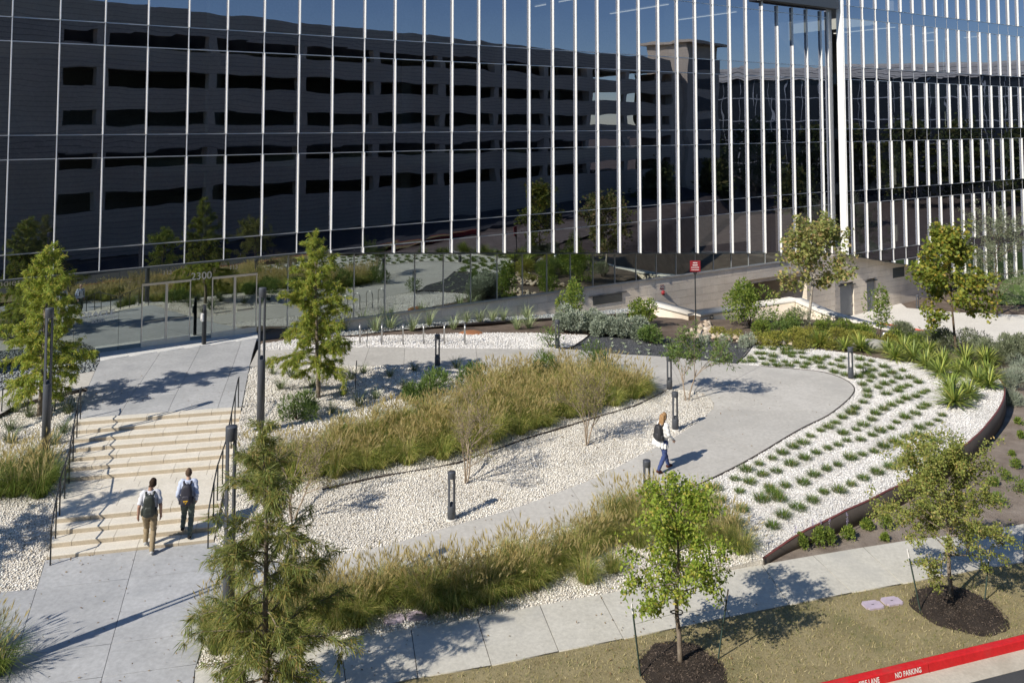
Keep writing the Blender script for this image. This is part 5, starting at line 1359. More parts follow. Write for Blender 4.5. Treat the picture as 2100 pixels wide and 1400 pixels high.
def broadleaf(p, h, R, seed, mat, bark, label, clear=.33, leaf=.09, wid=.06, nlimb=16, per=26, lean=(0, 0), tr=.05, shape=1.0, up=.0, name='street_tree', dens=1.0, group=None, palm=False):
    r = np.random.default_rng(seed); m = MB(); n = 10
    sp = np.stack([np.linspace(0, lean[0], n) + np.cumsum(r.normal(0, .012, n)), np.linspace(0, lean[1], n) + np.cumsum(r.normal(0, .012, n)), np.linspace(-.1, h * .92, n)], 1)
    m.tube(sp, list(np.linspace(tr * 1.25, tr * 1.0, 3)) + list(np.linspace(tr * .9, .01, n - 3)), 9)
    Ps, Ds = [], []; az = r.uniform(0, 6)
    for i in range(nlimb):
        f = (i + r.random() * .8) / nlimb; z = h * (clear + (.90 - clear) * f); az += 2.4 + r.normal(0, .35)
        prof = math.sin(math.pi * min(.98, (.16 + .80 * f) ** shape)) ** .7
        L = R * prof * r.uniform(.8, 1.12); el = .15 + .85 * f + r.normal(0, .12)
        base = np.array([np.interp(z, sp[:, 2], sp[:, 0]), np.interp(z, sp[:, 2], sp[:, 1]), z])
        d = np.array([math.cos(az) * math.cos(el), math.sin(az) * math.cos(el), math.sin(el)])
        pts = wander(r, base, d, L, 5, .12, .03); m.tube(pts, list(np.linspace(tr * .42 * (1 - .5 * f), .004, 6)), 6, cap=False)
        tw = [(pts, .45)]
        for _ in range(6):
            q = r.uniform(.3, .95) * 5; i0 = min(int(q), 4); b = pts[i0] + (pts[i0 + 1] - pts[i0]) * (q - i0)
            sd = unit(unit(pts[i0 + 1] - pts[i0]) * .5 + r.normal(0, .6, 3) + np.array([0, 0, .12])); tl = R * r.uniform(.22, .5)
            tp = wander(r, b, sd, tl, 3, .15); m.tube(tp, [.008, .005, .003, .002], 4, cap=False); tw.append((tp, .1))
            for _ in range(2):
                b2 = tp[r.integers(1, 4)]; t2 = wander(r, b2, unit(sd + r.normal(0, .8, 3)), tl * .5, 2, .2); m.tube(t2, [.003, .002, .001], 3, cap=False); tw.append((t2, 0))
        for (c, q0) in tw:
            k = max(2, int(per * dens * (1 if len(c) < 6 else 1.4))); q = r.uniform(q0, 1, k) * (len(c) - 1); i0 = np.minimum(q.astype(int), len(c) - 2); b = c[i0] + (c[i0 + 1] - c[i0]) * (q - i0)[:, None]
            Ps.append(b + r.normal(0, leaf * .75, b.shape)); Ds.append(rdir(r, k) + np.array([0, 0, -.25 + up]))
    P = np.vstack(Ps); D = np.vstack(Ds); n = len(P)
    fol = palm_leaves(r, P, D, leaf * r.uniform(.6, 1.2, n), wid) if palm else leaves(r, P, D, leaf * r.uniform(.6, 1.35, n), wid * r.uniform(.7, 1.25, n), .6)
    return finish_tree(name, p, m, [fol], mat, bark, label, group=group)

def twiggy(p, h, R, seed, label, nleaf=200, leafmat='yellow_bush', stems=3, name='bare_tree', leaf=.05, bias=(0, 0)):
    r = np.random.default_rng(seed); m = MB(); tips = []
    def rec(p0, d, L, rad, lev):
        pts = wander(r, p0, d, L, 4, .12, .05); m.tube(pts, list(np.linspace(rad, rad * .6, 5)), 6 if lev < 2 else 3, cap=False)
        if lev >= 4: tips.append(pts); return
        if lev >= 2: tips.append(pts)
        for _ in range(3 if lev < 1 else 4):
            b = pts[r.integers(2, 5)]; dd = unit(unit(pts[-1] - pts[-2]) + r.normal(0, .48, 3) * np.array([1, 1, .7]) + np.array([bias[0] * .3, bias[1] * .3, .1])); rec(b, dd, L * r.uniform(.55, .8), max(rad * .55, .0035), lev + 1)
    for k in range(stems):
        a = 6.28 * k / stems + r.uniform(-.5, .5); rec(np.array([.04 * math.cos(a), .04 * math.sin(a), -.05]), unit(np.array([math.cos(a) * .35 * R / h * 2, math.sin(a) * .35 * R / h * 2, 1])), h * .36, .028, 0)
    parts = []
    if nleaf:
        c = [tips[i] for i in r.integers(len(tips), size=nleaf)]; P = np.array([q[r.integers(1, 5)] for q in c]) + r.normal(0, .03, (nleaf, 3)); parts = [leaves(r, P, rdir(r, nleaf) + np.array([0, 0, -.3]), leaf * r.uniform(.7, 1.5, nleaf), leaf * .28)]
    return finish_tree(name, p, m, parts, leafmat, 'tan_twig', label)

cypress(gv(552,1478,0.), 5.0, 1.6, 101, 'cypress_dull', 'feathery olive brown conifer tree at the bottom, in front of the stairs', z0=.10, dens=1.15, lean=(-.22, .1), strips=6, gap=.75, wl=.68)
cypress(gv(652,815), 5.45, 1.8, 102, 'cypress', 'feathery yellow green conifer tree standing in the upper gravel', z0=.17, dens=1.15, lean=(-.25, 0), strips=7, gap=.85)
cypress(gv(80,852), 5.25, 1.75, 103, 'cypress', 'feathery yellow green conifer tree at the left edge behind a lamp post', z0=.14, dens=1.2, lean=(.25, 0), strips=7, gap=.9)
cypress(Vector((-14.4, 19.0, .1)), 4.7, 1.5, 104, 'cypress', 'feathery conifer beyond the left edge that throws dappled shade on the landing', z0=.2, dens=.9, strips=5)
broadleaf(gv(1657,668), 5.1, 1.9, 111, 'sycamore', 'pale_bark', 'tall sycamore with pale leaning trunk before the corner of the building', clear=.36, leaf=.17, wid=.15, nlimb=17, per=13, lean=(.75, .3), tr=.07, name='sycamore_tree', palm=True)
broadleaf(gv(1962,728), 5.2, 1.75, 112, 'sycamore_b', 'brown_bark', 'yellowing sycamore with thin trunk on the right above the yuccas', clear=.32, leaf=.16, wid=.14, nlimb=18, per=14, lean=(-.25, .2), tr=.05, name='sycamore_tree', palm=True)
broadleaf(gv(1393,1366,0.), 3.3, 1.08, 113, 'elm', 'bark', 'staked bright green street tree in the mulch ring left of the other', clear=.36, leaf=.075, wid=.045, nlimb=19, per=27, lean=(-.1, .05), tr=.045)
broadleaf(gv(1953,1233,0.), 3.15, 1.35, 114, 'elm_dull', 'bark', 'staked dull green street tree in the mulch ring near the right edge', clear=.3, leaf=.06, wid=.036, nlimb=26, per=44, lean=(-.1, .05), tr=.042, shape=.9)
broadleaf(Vector(at_z(2045., 655., -2.9).tolist()), 6.4, 3.1, 115, 'rosemary', 'brown_bark', 'grey green tree behind the yellow sycamore at the right edge', clear=.2, leaf=.10, wid=.05, nlimb=24, per=30, tr=.08, name='background_tree')
twiggy(gv(600,1066), 2.6, 1.3, 121, 'bare multi-stem tree at the left end of the gravel strip', 1500, leaf=.06)
twiggy(gv(955,990), 3.0, 1.4, 122, 'bare multi-stem tree near the middle of the gravel strip', 1700, leaf=.06)
twiggy(gv(1203,912), 2.9, 1.1, 123, 'bare leaning multi-stem tree at the right of the gravel strip', 1700, bias=(-.5, 0), leaf=.06)
twiggy(gv(1410,822), 3.3, 1.0, 124, 'slender desert willow with sparse leaves inside the path bend', 2300, 'dark_green', 2, 'desert_willow', .13)

# ---- fallen leaves on paving and gravel
_r = np.random.default_rng(77); _pp = []
for (u, v, n, sp) in [(652,815,260,1.6),(80,852,200,1.6),(1393,1366,160,1.3),(1953,1233,160,1.5),(560,1330,260,1.8),(1410,822,140,1.2),(955,990,160,1.3),(1203,912,160,1.3),(600,1066,160,1.2),(300,1180,90,2.2),(400,800,60,2.0),(1500,960,50,3.0),(1000,1150,90,3.0),(1000,1300,80,3.0),(1700,850,70,3.0),(110,1140,120,.7)]:
    c = gv(u, v); _pp.append(np.stack([c.x + _r.normal(0, sp, n) * .8, c.y + _r.normal(0, sp, n) * .8], 1))
_pp = np.vstack(_pp); _pp = _pp[~in_poly(_pp[:, 0], _pp[:, 1], STAIR_POLY) & ~in_poly(_pp[:, 0], _pp[:, 1], OUT_POLY)]
_z = hgt(_pp[:, 0], _pp[:, 1]); _z = np.where(in_poly(_pp[:, 0], _pp[:, 1], LOWER) | in_poly(_pp[:, 0], _pp[:, 1], SIDE_POLY) | in_poly(_pp[:, 0], _pp[:, 1], TURF), 0.0, _z)
_d = rdir(_r, len(_pp)); _d[:, 2] *= .25
_V, _F = leaves(_r, np.column_stack([_pp, _z + .045]), _d, _r.uniform(.03, .08, len(_pp)), _r.uniform(.015, .035, len(_pp)), 1.5)
tag(link('fallen_leaves', np_mesh('fallen_leaves', _V, [_F]), M['litter']), 'small brown fallen leaves strewn over paving and gravel', 'leaves', kind='stuff')
# trees down the street beyond the right edge (mirrored in the glass)
for k, (x, y, h, R) in enumerate([(118, 34, 10, 5), (112, 44, 11, 5.5), (120, 53, 10, 5), (110, 62, 11, 5.5), (119, 70, 11, 5.5), (108, 78, 10.5, 5), (118, 87, 11.5, 6), (108, 95, 11, 5.5), (118, 104, 11, 6), (112, 114, 11.5, 6), (88, 40, 6, 2.6), (80, 52, 5.5, 2.4), (76, 34, 6, 2.6)]):
    broadleaf(Vector((x, y, -2.2)), h, R, 300 + k, 'mirror_leaf', 'brown_bark', 'large street tree mirrored in the right part of the dark glass', clear=.1, leaf=.55, wid=.42, nlimb=18, per=10, tr=.14, name='mirrored_tree', group='street trees mirrored in the glass')
# ================================================================== STREET FURNITURE AND SMALL THINGS
def lamp_meshes(H, R, frac, cap):
    """slotted cylindrical light: solid lower drum, four staves, solid cap"""
    zs_ = H * frac; zc = H - cap
    drum = MB().lathe([(R, 0), (R, zs_ - .01), (R * .97, zs_), (R * .55, zs_ + .005), (R * .5, zs_ + R * .7), (R * .2, zs_ + R * .95)], 24).mesh('drum')
    capm = MB().lathe([(R * .96, zc), (R, zc + .006), (R, H - .012), (R * .97, H)], 24).mesh('cap')
    st = []
    for k in range(4):
        m = MB(); a0 = math.pi / 4 + k * math.pi / 2; half = .30; n = 5; vs = []
        for z in (zs_ - .004, zc + .004):
            for rr in (R * .985, R * .80):
                for i in range(n):
                    a = a0 - half + 2 * half * i / (n - 1); vs.append((rr * math.cos(a), rr * math.sin(a), z))
        fs = []
        for i in range(n - 1):
            fs += [(i, i + 1, 2 * n + i + 1, 2 * n + i), (n + i + 1, n + i, 3 * n + i, 3 * n + i + 1)]
        fs += [(0, 2 * n, 3 * n, n), (n - 1, 2 * n - 1, 4 * n - 1, 3 * n - 1)]
        m.add(vs, fs); st.append(m.mesh('stave'))
    for me in [drum, capm] + st: me.shade_smooth(); me.materials.append(M['pole'])
    foot = MB().lathe([(R * 1.35, -.15), (R * 1.35, .035), (R * 1.28, .05)], 24).mesh('footing'); foot.materials.append(M['white_conc'])
    return drum, capm, st, foot
def lamp(name, p, mesh, label, cat, group, rz=.3, foot_s=1.0):
    e = empty(name, p, rz - math.atan2(p[0], p[1])); tag(e, label, cat, group); d, c, st, f = mesh
    link('drum', d, None, e); cp = link('cap', c, None, e)
    for s in st: link('stave', s, None, e)
    fo = link('footing', f, None, e); fo.scale = (foot_s, foot_s, foot_s)
    return e
POLE = lamp_meshes(4.3, .115, .505, .27); BOLL = lamp_meshes(1.22, .105, .30, .16)
for (u, v, fx, lb) in [(93,945,None,'tall charcoal slotted lamp post left of the stairs'),(534,886,None,'tall charcoal slotted lamp post beside the plaza and upper stairs'),(467,1328,0.,'tall charcoal slotted lamp post in the foreground half hidden by the feathery tree'),(-37,1388,0.,'tall charcoal lamp post just beyond the left edge that shadows the lower walk')]:
    lamp('lamp_post', gv(u, v, fx), POLE, lb, 'lamp post', 'slotted lamp posts', .12, 1.5 if u > 0 else 1.0)
for (u, v, lb) in [(926,1066,'charcoal bollard light in the gravel strip beside the ramp'),(1385,882,'charcoal bollard light behind the walking woman'),(1373,800,'charcoal bollard light at the upper side of the path bend under the desert willow'),(897,752,'charcoal bollard light between the upper path and the gravel'),(1745,778,'charcoal bollard light among sedges at the tip of the path bend'),(1143,716,'charcoal bollard light in white pebbles near the mulch'),(1327,1040,'charcoal bollard light rising from the grasses below the woman')]:
    lamp('bollard_light', gv(u, v), BOLL, lb, 'bollard', 'slotted bollard lights', .08)
lamp('bollard_light', Vector(at_z(1882., 640., -3.0).tolist()), BOLL, 'charcoal bollard light in the bed beyond the service drive', 'bollard', 'slotted bollard lights', .08)

# ---- stair handrails
def handrail(side, label):
    f = st_left if side < 0 else st_right; off = -.02 if side < 0 else .02
    def P(r, z): x, y = st_xy(f(r) - side * .12 * 0 + side * (-.10), r); return Vector((x, y, z))
    base = P(0, 0); e = empty('handrail', base); tag(e, label, 'handrail', 'stair handrails')
    def zz(r):
        if r < 0: return 0.
        if r < 1.16: return .12 + .36 * r / 1.16
        if r < 3.4: return .48
        if r < 5.8: return .48 + .12 + .72 * (r - 3.4) / 2.4
        return 1.32
    for hh, nm, rad in ((.92, 'top_rail', .019),):
        rs = [-.30, 0., 1.16, 1.35, 3.25, 3.4, 5.8, 6.1]
        pts = [P(r, zz(r) + hh) for r in rs]
        if nm == 'top_rail': pts = [P(-.30, zz(0) + .62)] + pts
        me = MB().tube([p - base for p in pts], rad, 8).mesh(nm); me.shade_smooth(); link(nm, me, M['dark_metal'], e)
    for r in (-.28, .6, 1.3, 2.3, 3.3, 4.2, 5.1, 6.0):
        g = max(0., math.floor(zz(r) / .12 - .001) * .12) if not (1.16 < r < 3.4) else .48
        me = MB().tube([P(r, g - .02) - base, P(r, zz(r) + .92) - base], .019, 8).mesh('post'); link('post', me, M['dark_metal'], e)
handrail(-1, 'dark metal handrail along the left side of the stone stairs')
handrail(1, 'dark metal handrail along the right side of the stone stairs')
# thin dark stakes by the left edge
for k, (u, v, h) in enumerate([(56,843,32),(112,842,45),(3,845,44),(105,862,28),(61,822,24)]):
    p = gv(u, v); s = 1 / px_per_m(p); o = link('garden_stake', MB().tube([(0, 0, -.1), (.02, 0, h * s)], .018, 6).mesh('garden_stake'), M['dark_metal']); o.location = p
    tag(o, 'thin dark support stake in the gravel around the left feathery tree', 'stake', 'stakes by the left tree')
for k, (u, v, h) in enumerate([(728,800,60),(752,712,44)]):
    p = gv(u, v); s = 1 / px_per_m(p); o = link('garden_stake', MB().tube([(0, 0, -.1), (.05, 0, h * s)], .016, 6).mesh('garden_stake'), M['dark_metal']); o.location = p
    tag(o, 'thin dark support stake right of the middle feathery tree', 'stake', 'stakes by the middle tree')

# ---- bicycle racks
vdir = Vector((-.12, .99, 0))
for u in (738,783,826.5,868.5,911,953):
    p = gv(u, 704); pts = []
    for k in range(9): a = math.pi * k / 8; pts.append(Vector((0, 0, .62)) + (vdir * math.cos(a) + Vector((0, 0, 1)) * math.sin(a)) * .20)
    pts = [Vector(vdir * .20)] + pts + [Vector(vdir * -.20)]
    e = empty('bicycle_rack', p); tag(e, 'polished steel hoop bicycle rack in the white pebbles', 'bike rack', 'row of bicycle racks')
    me = MB().tube(pts, .028, 10).mesh('hoop'); me.shade_smooth(); link('hoop', me, M['steel'], e)
    for s in (.2, -.2): fl = link('flange', MB().lathe([(.06, -.02), (.06, .012)], 12).mesh('flange'), M['steel'], e); fl.location = vdir * s

# ---- call post by the doors
p = gv(418, 708); e = empty('call_post', p, math.radians(-50)); tag(e, 'dark call post with a pale control box before the entrance doors', 'call post')
MB().box(-.09, .09, -.06, .06, 0, 1.42).build('post', M['dark_metal'], e)
MB().box(-.075, .075, -.045, .045, 1.42, 1.60).build('head', M['pole'], e)
b = MB().box(-.13, .13, -.125, -.062, .98, 1.28).build('control_box', M['threshold'], e); MB().box(-.03, .03, -.132, -.126, .99, 1.07).build('button_plate', M['dark_metal'], b)

# ---- red notice sign on a post
p = gv(1427, 694); e = empty('notice_sign', p); tag(e, 'red notice sign on a slim black post before the limestone wall', 'sign')
s = 1 / px_per_m(p); H = (694 - 558) * s
MB().tube([(0, 0, -.1), (0, 0, H)], .028, 8).build('post', M['dark_metal'], e)
m = MB(); w = .17; m.hexa([(-.05, -.02, H - .14), (.05, -.02, H - .14), (.05, .02, H - .14), (-.05, .02, H - .14), (-w * .7, -.02, H), (w * .7, -.02, H), (w * .7, .02, H), (-w * .7, .02, H)]); m.build('bracket', M['dark_metal'], e)
bx = MB().box(-w - .07, w + .07, -.05, -.022, H, H + .5); bd = bx.build('board', red, e)
for k, (wd, hh) in enumerate(((.20, .055), (.24, .055), (.36, .035), (.36, .035))):       # four lines of print too small to read
    n = 6 if k < 2 else 10
    for i in range(n):
        x0 = -wd / 2 + wd * i / n; zc = H + .40 - k * .105
        MB().box(x0, x0 + wd / n * .68, -.056, -.0515, zc - hh / 2 * (.7 + .3 * ((i * 7 + k) % 3) / 2), zc + hh / 2).build('print_mark', M['white_paint'], bd)

# ---- purple valve box lids
lilac = flat_mat('lilac_plastic', (.47,.40,.49), .7, var=.12)
for (u, v, lb, ry) in [(808,1271,'lilac valve box lid in gravel, left of the pair by the grasses',.25),(855,1264,'lilac valve box lid in gravel, right of the pair by the grasses',.25),(1790,1243,'lilac valve box lid in turf, left of the pair near the kerb',.2),(1829,1235,'lilac valve box lid in turf, right of the pair near the kerb',.2)]:
    e = empty('valve_box', gv(u, v, 0.), ry); tag(e, lb, 'valve box', 'lilac valve box lids')
    bm = bmesh.new(); bmesh.ops.create_cube(bm, size=1.0); bmesh.ops.scale(bm, vec=(.42, .29, .05), verts=bm.verts); bmesh.ops.translate(bm, vec=(0, 0, .022), verts=bm.verts)
    bmesh.ops.bevel(bm, geom=[x for x in bm.edges if abs(x.verts[0].co.z - x.verts[1].co.z) > .01], offset=.05, segments=3, affect='EDGES')
    me = bpy.data.meshes.new('lid'); bm.to_mesh(me); bm.free(); link('lid', me, lilac, e)
    MB().box(-.03, .03, -.008, .008, .0472, .050).build('finger_slot', M['dark_metal'], e)

# ---- mulch rings, tree stakes
def ring(u, v, rx, label):
    c = gv(u, v, 0.); r = np.random.default_rng(int(u)); n, k = 40, 8; V = [(0, 0, .10)]; F = []
    for j in range(1, k + 1):
        q = j / k
        for i in range(n):
            a = 2 * math.pi * i / n; rr = rx * q * (1 + .05 * math.sin(3 * a + u) + .03 * math.sin(7 * a)); V.append((rr * math.cos(a), rr * math.sin(a), .10 * (1 - q ** 2) + .004 + r.normal(0, .007)))
    F3 = [(0, 1 + i, 1 + (i + 1) % n) for i in range(n)]; F4 = [(1 + (j - 1) * n + i, 1 + j * n + i, 1 + j * n + (i + 1) % n, 1 + (j - 1) * n + (i + 1) % n) for j in range(1, k) for i in range(n)]
    o = link('mulch_ring', np_mesh('mulch_ring', np.array(V), [np.array(F3), np.array(F4)]), M['bark_mulch']); o.location = c + Vector((0, 0, .012)); tag(o, label, 'mulch', kind='stuff')
    # loose chips of bark
    m = 2600; a = r.uniform(0, 6.28, m); q = np.sqrt(r.random(m)) * rx * 1.03; P = np.stack([np.cos(a) * q, np.sin(a) * q, .105 * (1 - (q / rx) ** 2) + .006 + r.uniform(0, .012, m)], 1)
    D = rdir(r, m); D[:, 2] *= .35; Vv, Ff = leaves(r, P, D, r.uniform(.03, .07, m), r.uniform(.008, .018, m), 1.5)
    link('bark_chips', np_mesh('bark_chips', Vv, [Ff]), M['chips'], o)
    return np.stack([c.x + rx * .96 * np.cos(np.linspace(0, 6.28, 30)), c.y + rx * .96 * np.sin(np.linspace(0, 6.28, 30))], 1)
M['chips'] = leaf_mat('bark_chip', [(0,(.025,.018,.014)),(.6,(.06,.045,.035)),(1,(.13,.10,.08))], 0.0, .9, 0)
R1 = ring(1398, 1372, .82, 'dark bark mulch mound around the bright green street tree'); R2 = ring(1965, 1250, .92, 'dark bark mulch mound around the dull green street tree')
turf('dry_turf', TURF, 330000, 'dry straw coloured turf between the sidewalk and the red kerb', M['turf_blade'], excl=[inset(R1, .05), inset(R2, .05)] + [np.array([(gv(u, v, 0.).x + dx, gv(u, v, 0.).y + dy) for dx, dy in ((-.26, -.2), (.26, -.1), (.26, .2), (-.26, .1))]) for u, v in ((1790, 1243), (1829, 1235))])
for (u0, v0, u1, v1, lb, g) in [(1297,1243,1315,1387,'green steel stake left of the bright green street tree',1),(1496,1213,1471,1352,'green steel stake right of the bright green street tree',1),(1865,1130,1890,1254,'green steel stake left of the dull green street tree',2),(2033,1140,2018,1232,'green steel stake right of the dull green street tree',2)]:
    b = gv(u1, v1, 0.); s = 1 / px_per_m(b); top = Vector(((u0 - u1) * s, .02, (v1 - v0) * s)); e = empty('tree_stake', b); tag(e, lb, 'stake', 'street tree stakes')
    post = flat_mat('green_stake_paint', (.03,.055,.045), .6) if 'stakep' not in globals() else stakep; stakep = post
    d_ = top.normalized(); sd = Vector((1, 0, 0)); 
    MB().tube([Vector((0, 0, -.1)), top * .86], .017, 4).build('post', stakep, e); MB().tube([top * .86, top], .017, 4).build('painted_tip', M['white_paint'], e)
    MB().box(-.03, .03, -.004, .004, .1, top.z * .8).build('web', stakep, e) if False else None
    c = gv(1393, 1366, 0.) if g == 1 else gv(1953, 1233, 0.)
    w_ = c - b; w_.z = 1.0 if g == 1 else .95; MB().tube([top * .72, w_], .004, 4).build('guy_wire', M['steel'], e)
for (u, v) in ((1393, 1366), (1953, 1233)):
    c = gv(u, v, 0.) + Vector((-.04, .02, 1.0)); pts = [(.12 * math.cos(a), .07 * math.sin(a), .01 * math.sin(2 * a)) for a in np.linspace(0, 6.28, 16)]
    o = link('tree_tie', MB().tube(pts, .012, 6).mesh('tree_tie'), M['dark_metal']); o.location = c; tag(o, 'black rubber tie looped round the trunk of the bright green street tree' if u < 1500 else 'black rubber tie looped round the trunk of the dull green street tree', 'tree tie')

# ---- boulder and limestone rubble
def rock(name, p, sx, sy, sz, seed, mat, label, cat, group=None, parent=None):
    bm = bmesh.new(); bmesh.ops.create_icosphere(bm, subdivisions=3, radius=1.0); r = np.random.default_rng(seed); K = r.normal(size=(5, 3)) * 1.6; ph = r.uniform(0, 6, 5)
    for v in bm.verts:
        c = np.array(v.co); f = 1 + .09 * sum(math.sin(K[i] @ c + ph[i]) for i in range(5)) * .8; v.co = Vector((c[0] * f * sx, c[1] * f * sy, c[2] * f * sz))
    me = bpy.data.meshes.new(name); bm.to_mesh(me); bm.free(); o = link(name, me, mat, parent); o.location = p
    if label: tag(o, label, cat, group)
    return o
rock('boulder', gv(967, 684), .52, .35, .14, 5, surf_mat('rust_sandstone', (.27,.11,.05), (.36,.17,.08), 5, 25, .9, .5, 30), 'flat rust orange boulder in the mulch behind the bike racks', 'boulder')
rock('boulder', gv(1795, 712), .95, .45, .34, 6, surf_mat('grey_boulder_stone', (.30,.29,.27), (.40,.385,.36), 3, 20, .9, .5, 30), 'long grey boulder behind the yuccas', 'boulder')
RUB1 = arr(Gs([(1245,662),(1290,655),(1310,672),(1340,690),(1300,690),(1262,680)])); RUB2 = arr(Gs([(1405,690),(1450,662),(1462,675),(1500,690),(1560,700),(1640,712),(1560,707),(1480,701),(1430,698)]))
for P, lb in ((RUB1, 'tumbled cream limestone rubble behind the sages'), (RUB2, 'tumbled cream limestone rubble running along the black gravel')):
    stones('limestone_rubble', P, M['rubble'], .26, .17, lb, 'rubble', flat=.65, dz=.03)
# ---- extension ladder lying on the drive
org = flat_mat('orange_fibreglass', (.55,.11,.07), .5)
la_, lb2 = Vector(at_z(1800., 655., -2.3).tolist()), Vector(at_z(1893., 671., -2.3).tolist()); la_.z = lb2.z = 0
ld = (lb2 - la_); L = ld.length; ld.normalize(); sd = Vector((-ld.y, ld.x, 0)); e = empty('extension_ladder', Vector((la_.x, la_.y, float(court_z(la_.x, la_.y)) + .05))); tag(e, 'orange fibreglass extension ladder lying on the service drive', 'ladder')
for k in (0, 1): MB().tube([sd * (.45 * k) + Vector((0, 0, .25 * k)), ld * L + sd * (.45 * k) + Vector((0, 0, .25 * k))], .07, 4).build('rail', org, e)
for k in range(14): q = ld * (L * (k + .5) / 14); MB().tube([q, q + sd * .45 + Vector((0, 0, .25))], .035, 6).build('rung', M['steel'], e)
# ---- small meter box with dials on the parapet, grey vent hood, wall light
p = at_z(1443., 646., .3); e = empty('hose_connection', Vector(at_z(1443., 652., .05).tolist()), .15); tag(e, 'dark panel with four chrome hose connections on the parapet', 'hose connection'); MB().box(-.42, .42, -.3, -.22, .0, .22).build('panel', M['dark_metal'], e)
for k in range(4): MB().tube([(-.3 + .2 * k, -.3, .11), (-.3 + .2 * k, -.4, .11)], .055, 10).build('coupling', M['steel'], e)
p = gv(1812, 706); e = empty('vent_pipe', p); tag(e, 'small grey curved vent pipe behind the yuccas', 'vent pipe'); me = MB().tube([(0, 0, -.1), (0, 0, .35), (.04, 0, .47), (.13, 0, .5), (.2, 0, .44)], [.11, .11, .11, .1, .09], 12).mesh('pipe'); me.shade_smooth(); link('pipe', me, M['steel'], e); MB().lathe([(.15, -.05), (.15, .03)], 14).build('collar', M['white_conc'], e)
# ================================================================== PEOPLE
def capsule(m, a, b, ra, rb, n=12, k=4):
    a, b = Vector(a), Vector(b); t = (b - a); t = t.normalized() if t.length > 1e-6 else Vector((0, 0, 1))
    pts, rad = [], []
    for i in range(k, 0, -1): q = math.pi / 2 * i / k; pts.append(a - t * ra * math.sin(q)); rad.append(max(ra * math.cos(q), .002))
    pts.append(a); rad.append(ra); pts.append(b); rad.append(rb)
    for i in range(1, k + 1): q = math.pi / 2 * i / k; pts.append(b + t * rb * math.sin(q)); rad.append(max(rb * math.cos(q), .002))
    m.tube(pts, rad, n)
def blob(m, c, r, n=14):
    vs = []; fs = []
    for i in range(n + 1):
        th = math.pi * i / n
        for j in range(n): ph = 2 * math.pi * j / n; vs.append((c[0] + r[0] * max(math.sin(th), .01) * math.cos(ph), c[1] + r[1] * max(math.sin(th), .01) * math.sin(ph), c[2] + r[2] * math.cos(th)))
    for i in range(n):
        for j in range(n): fs.append((i * n + j, (i + 1) * n + j, (i + 1) * n + (j + 1) % n, i * n + (j + 1) % n))
    m.add(vs, fs)
def seg_dist(P, a, b, ra, rb):
    ab = b - a; t = np.clip(((P - a) @ ab) / (ab @ ab + 1e-9), 0, 1); return np.linalg.norm(P - (a + t[:, None] * ab), axis=1) - (ra + (rb - ra) * t)
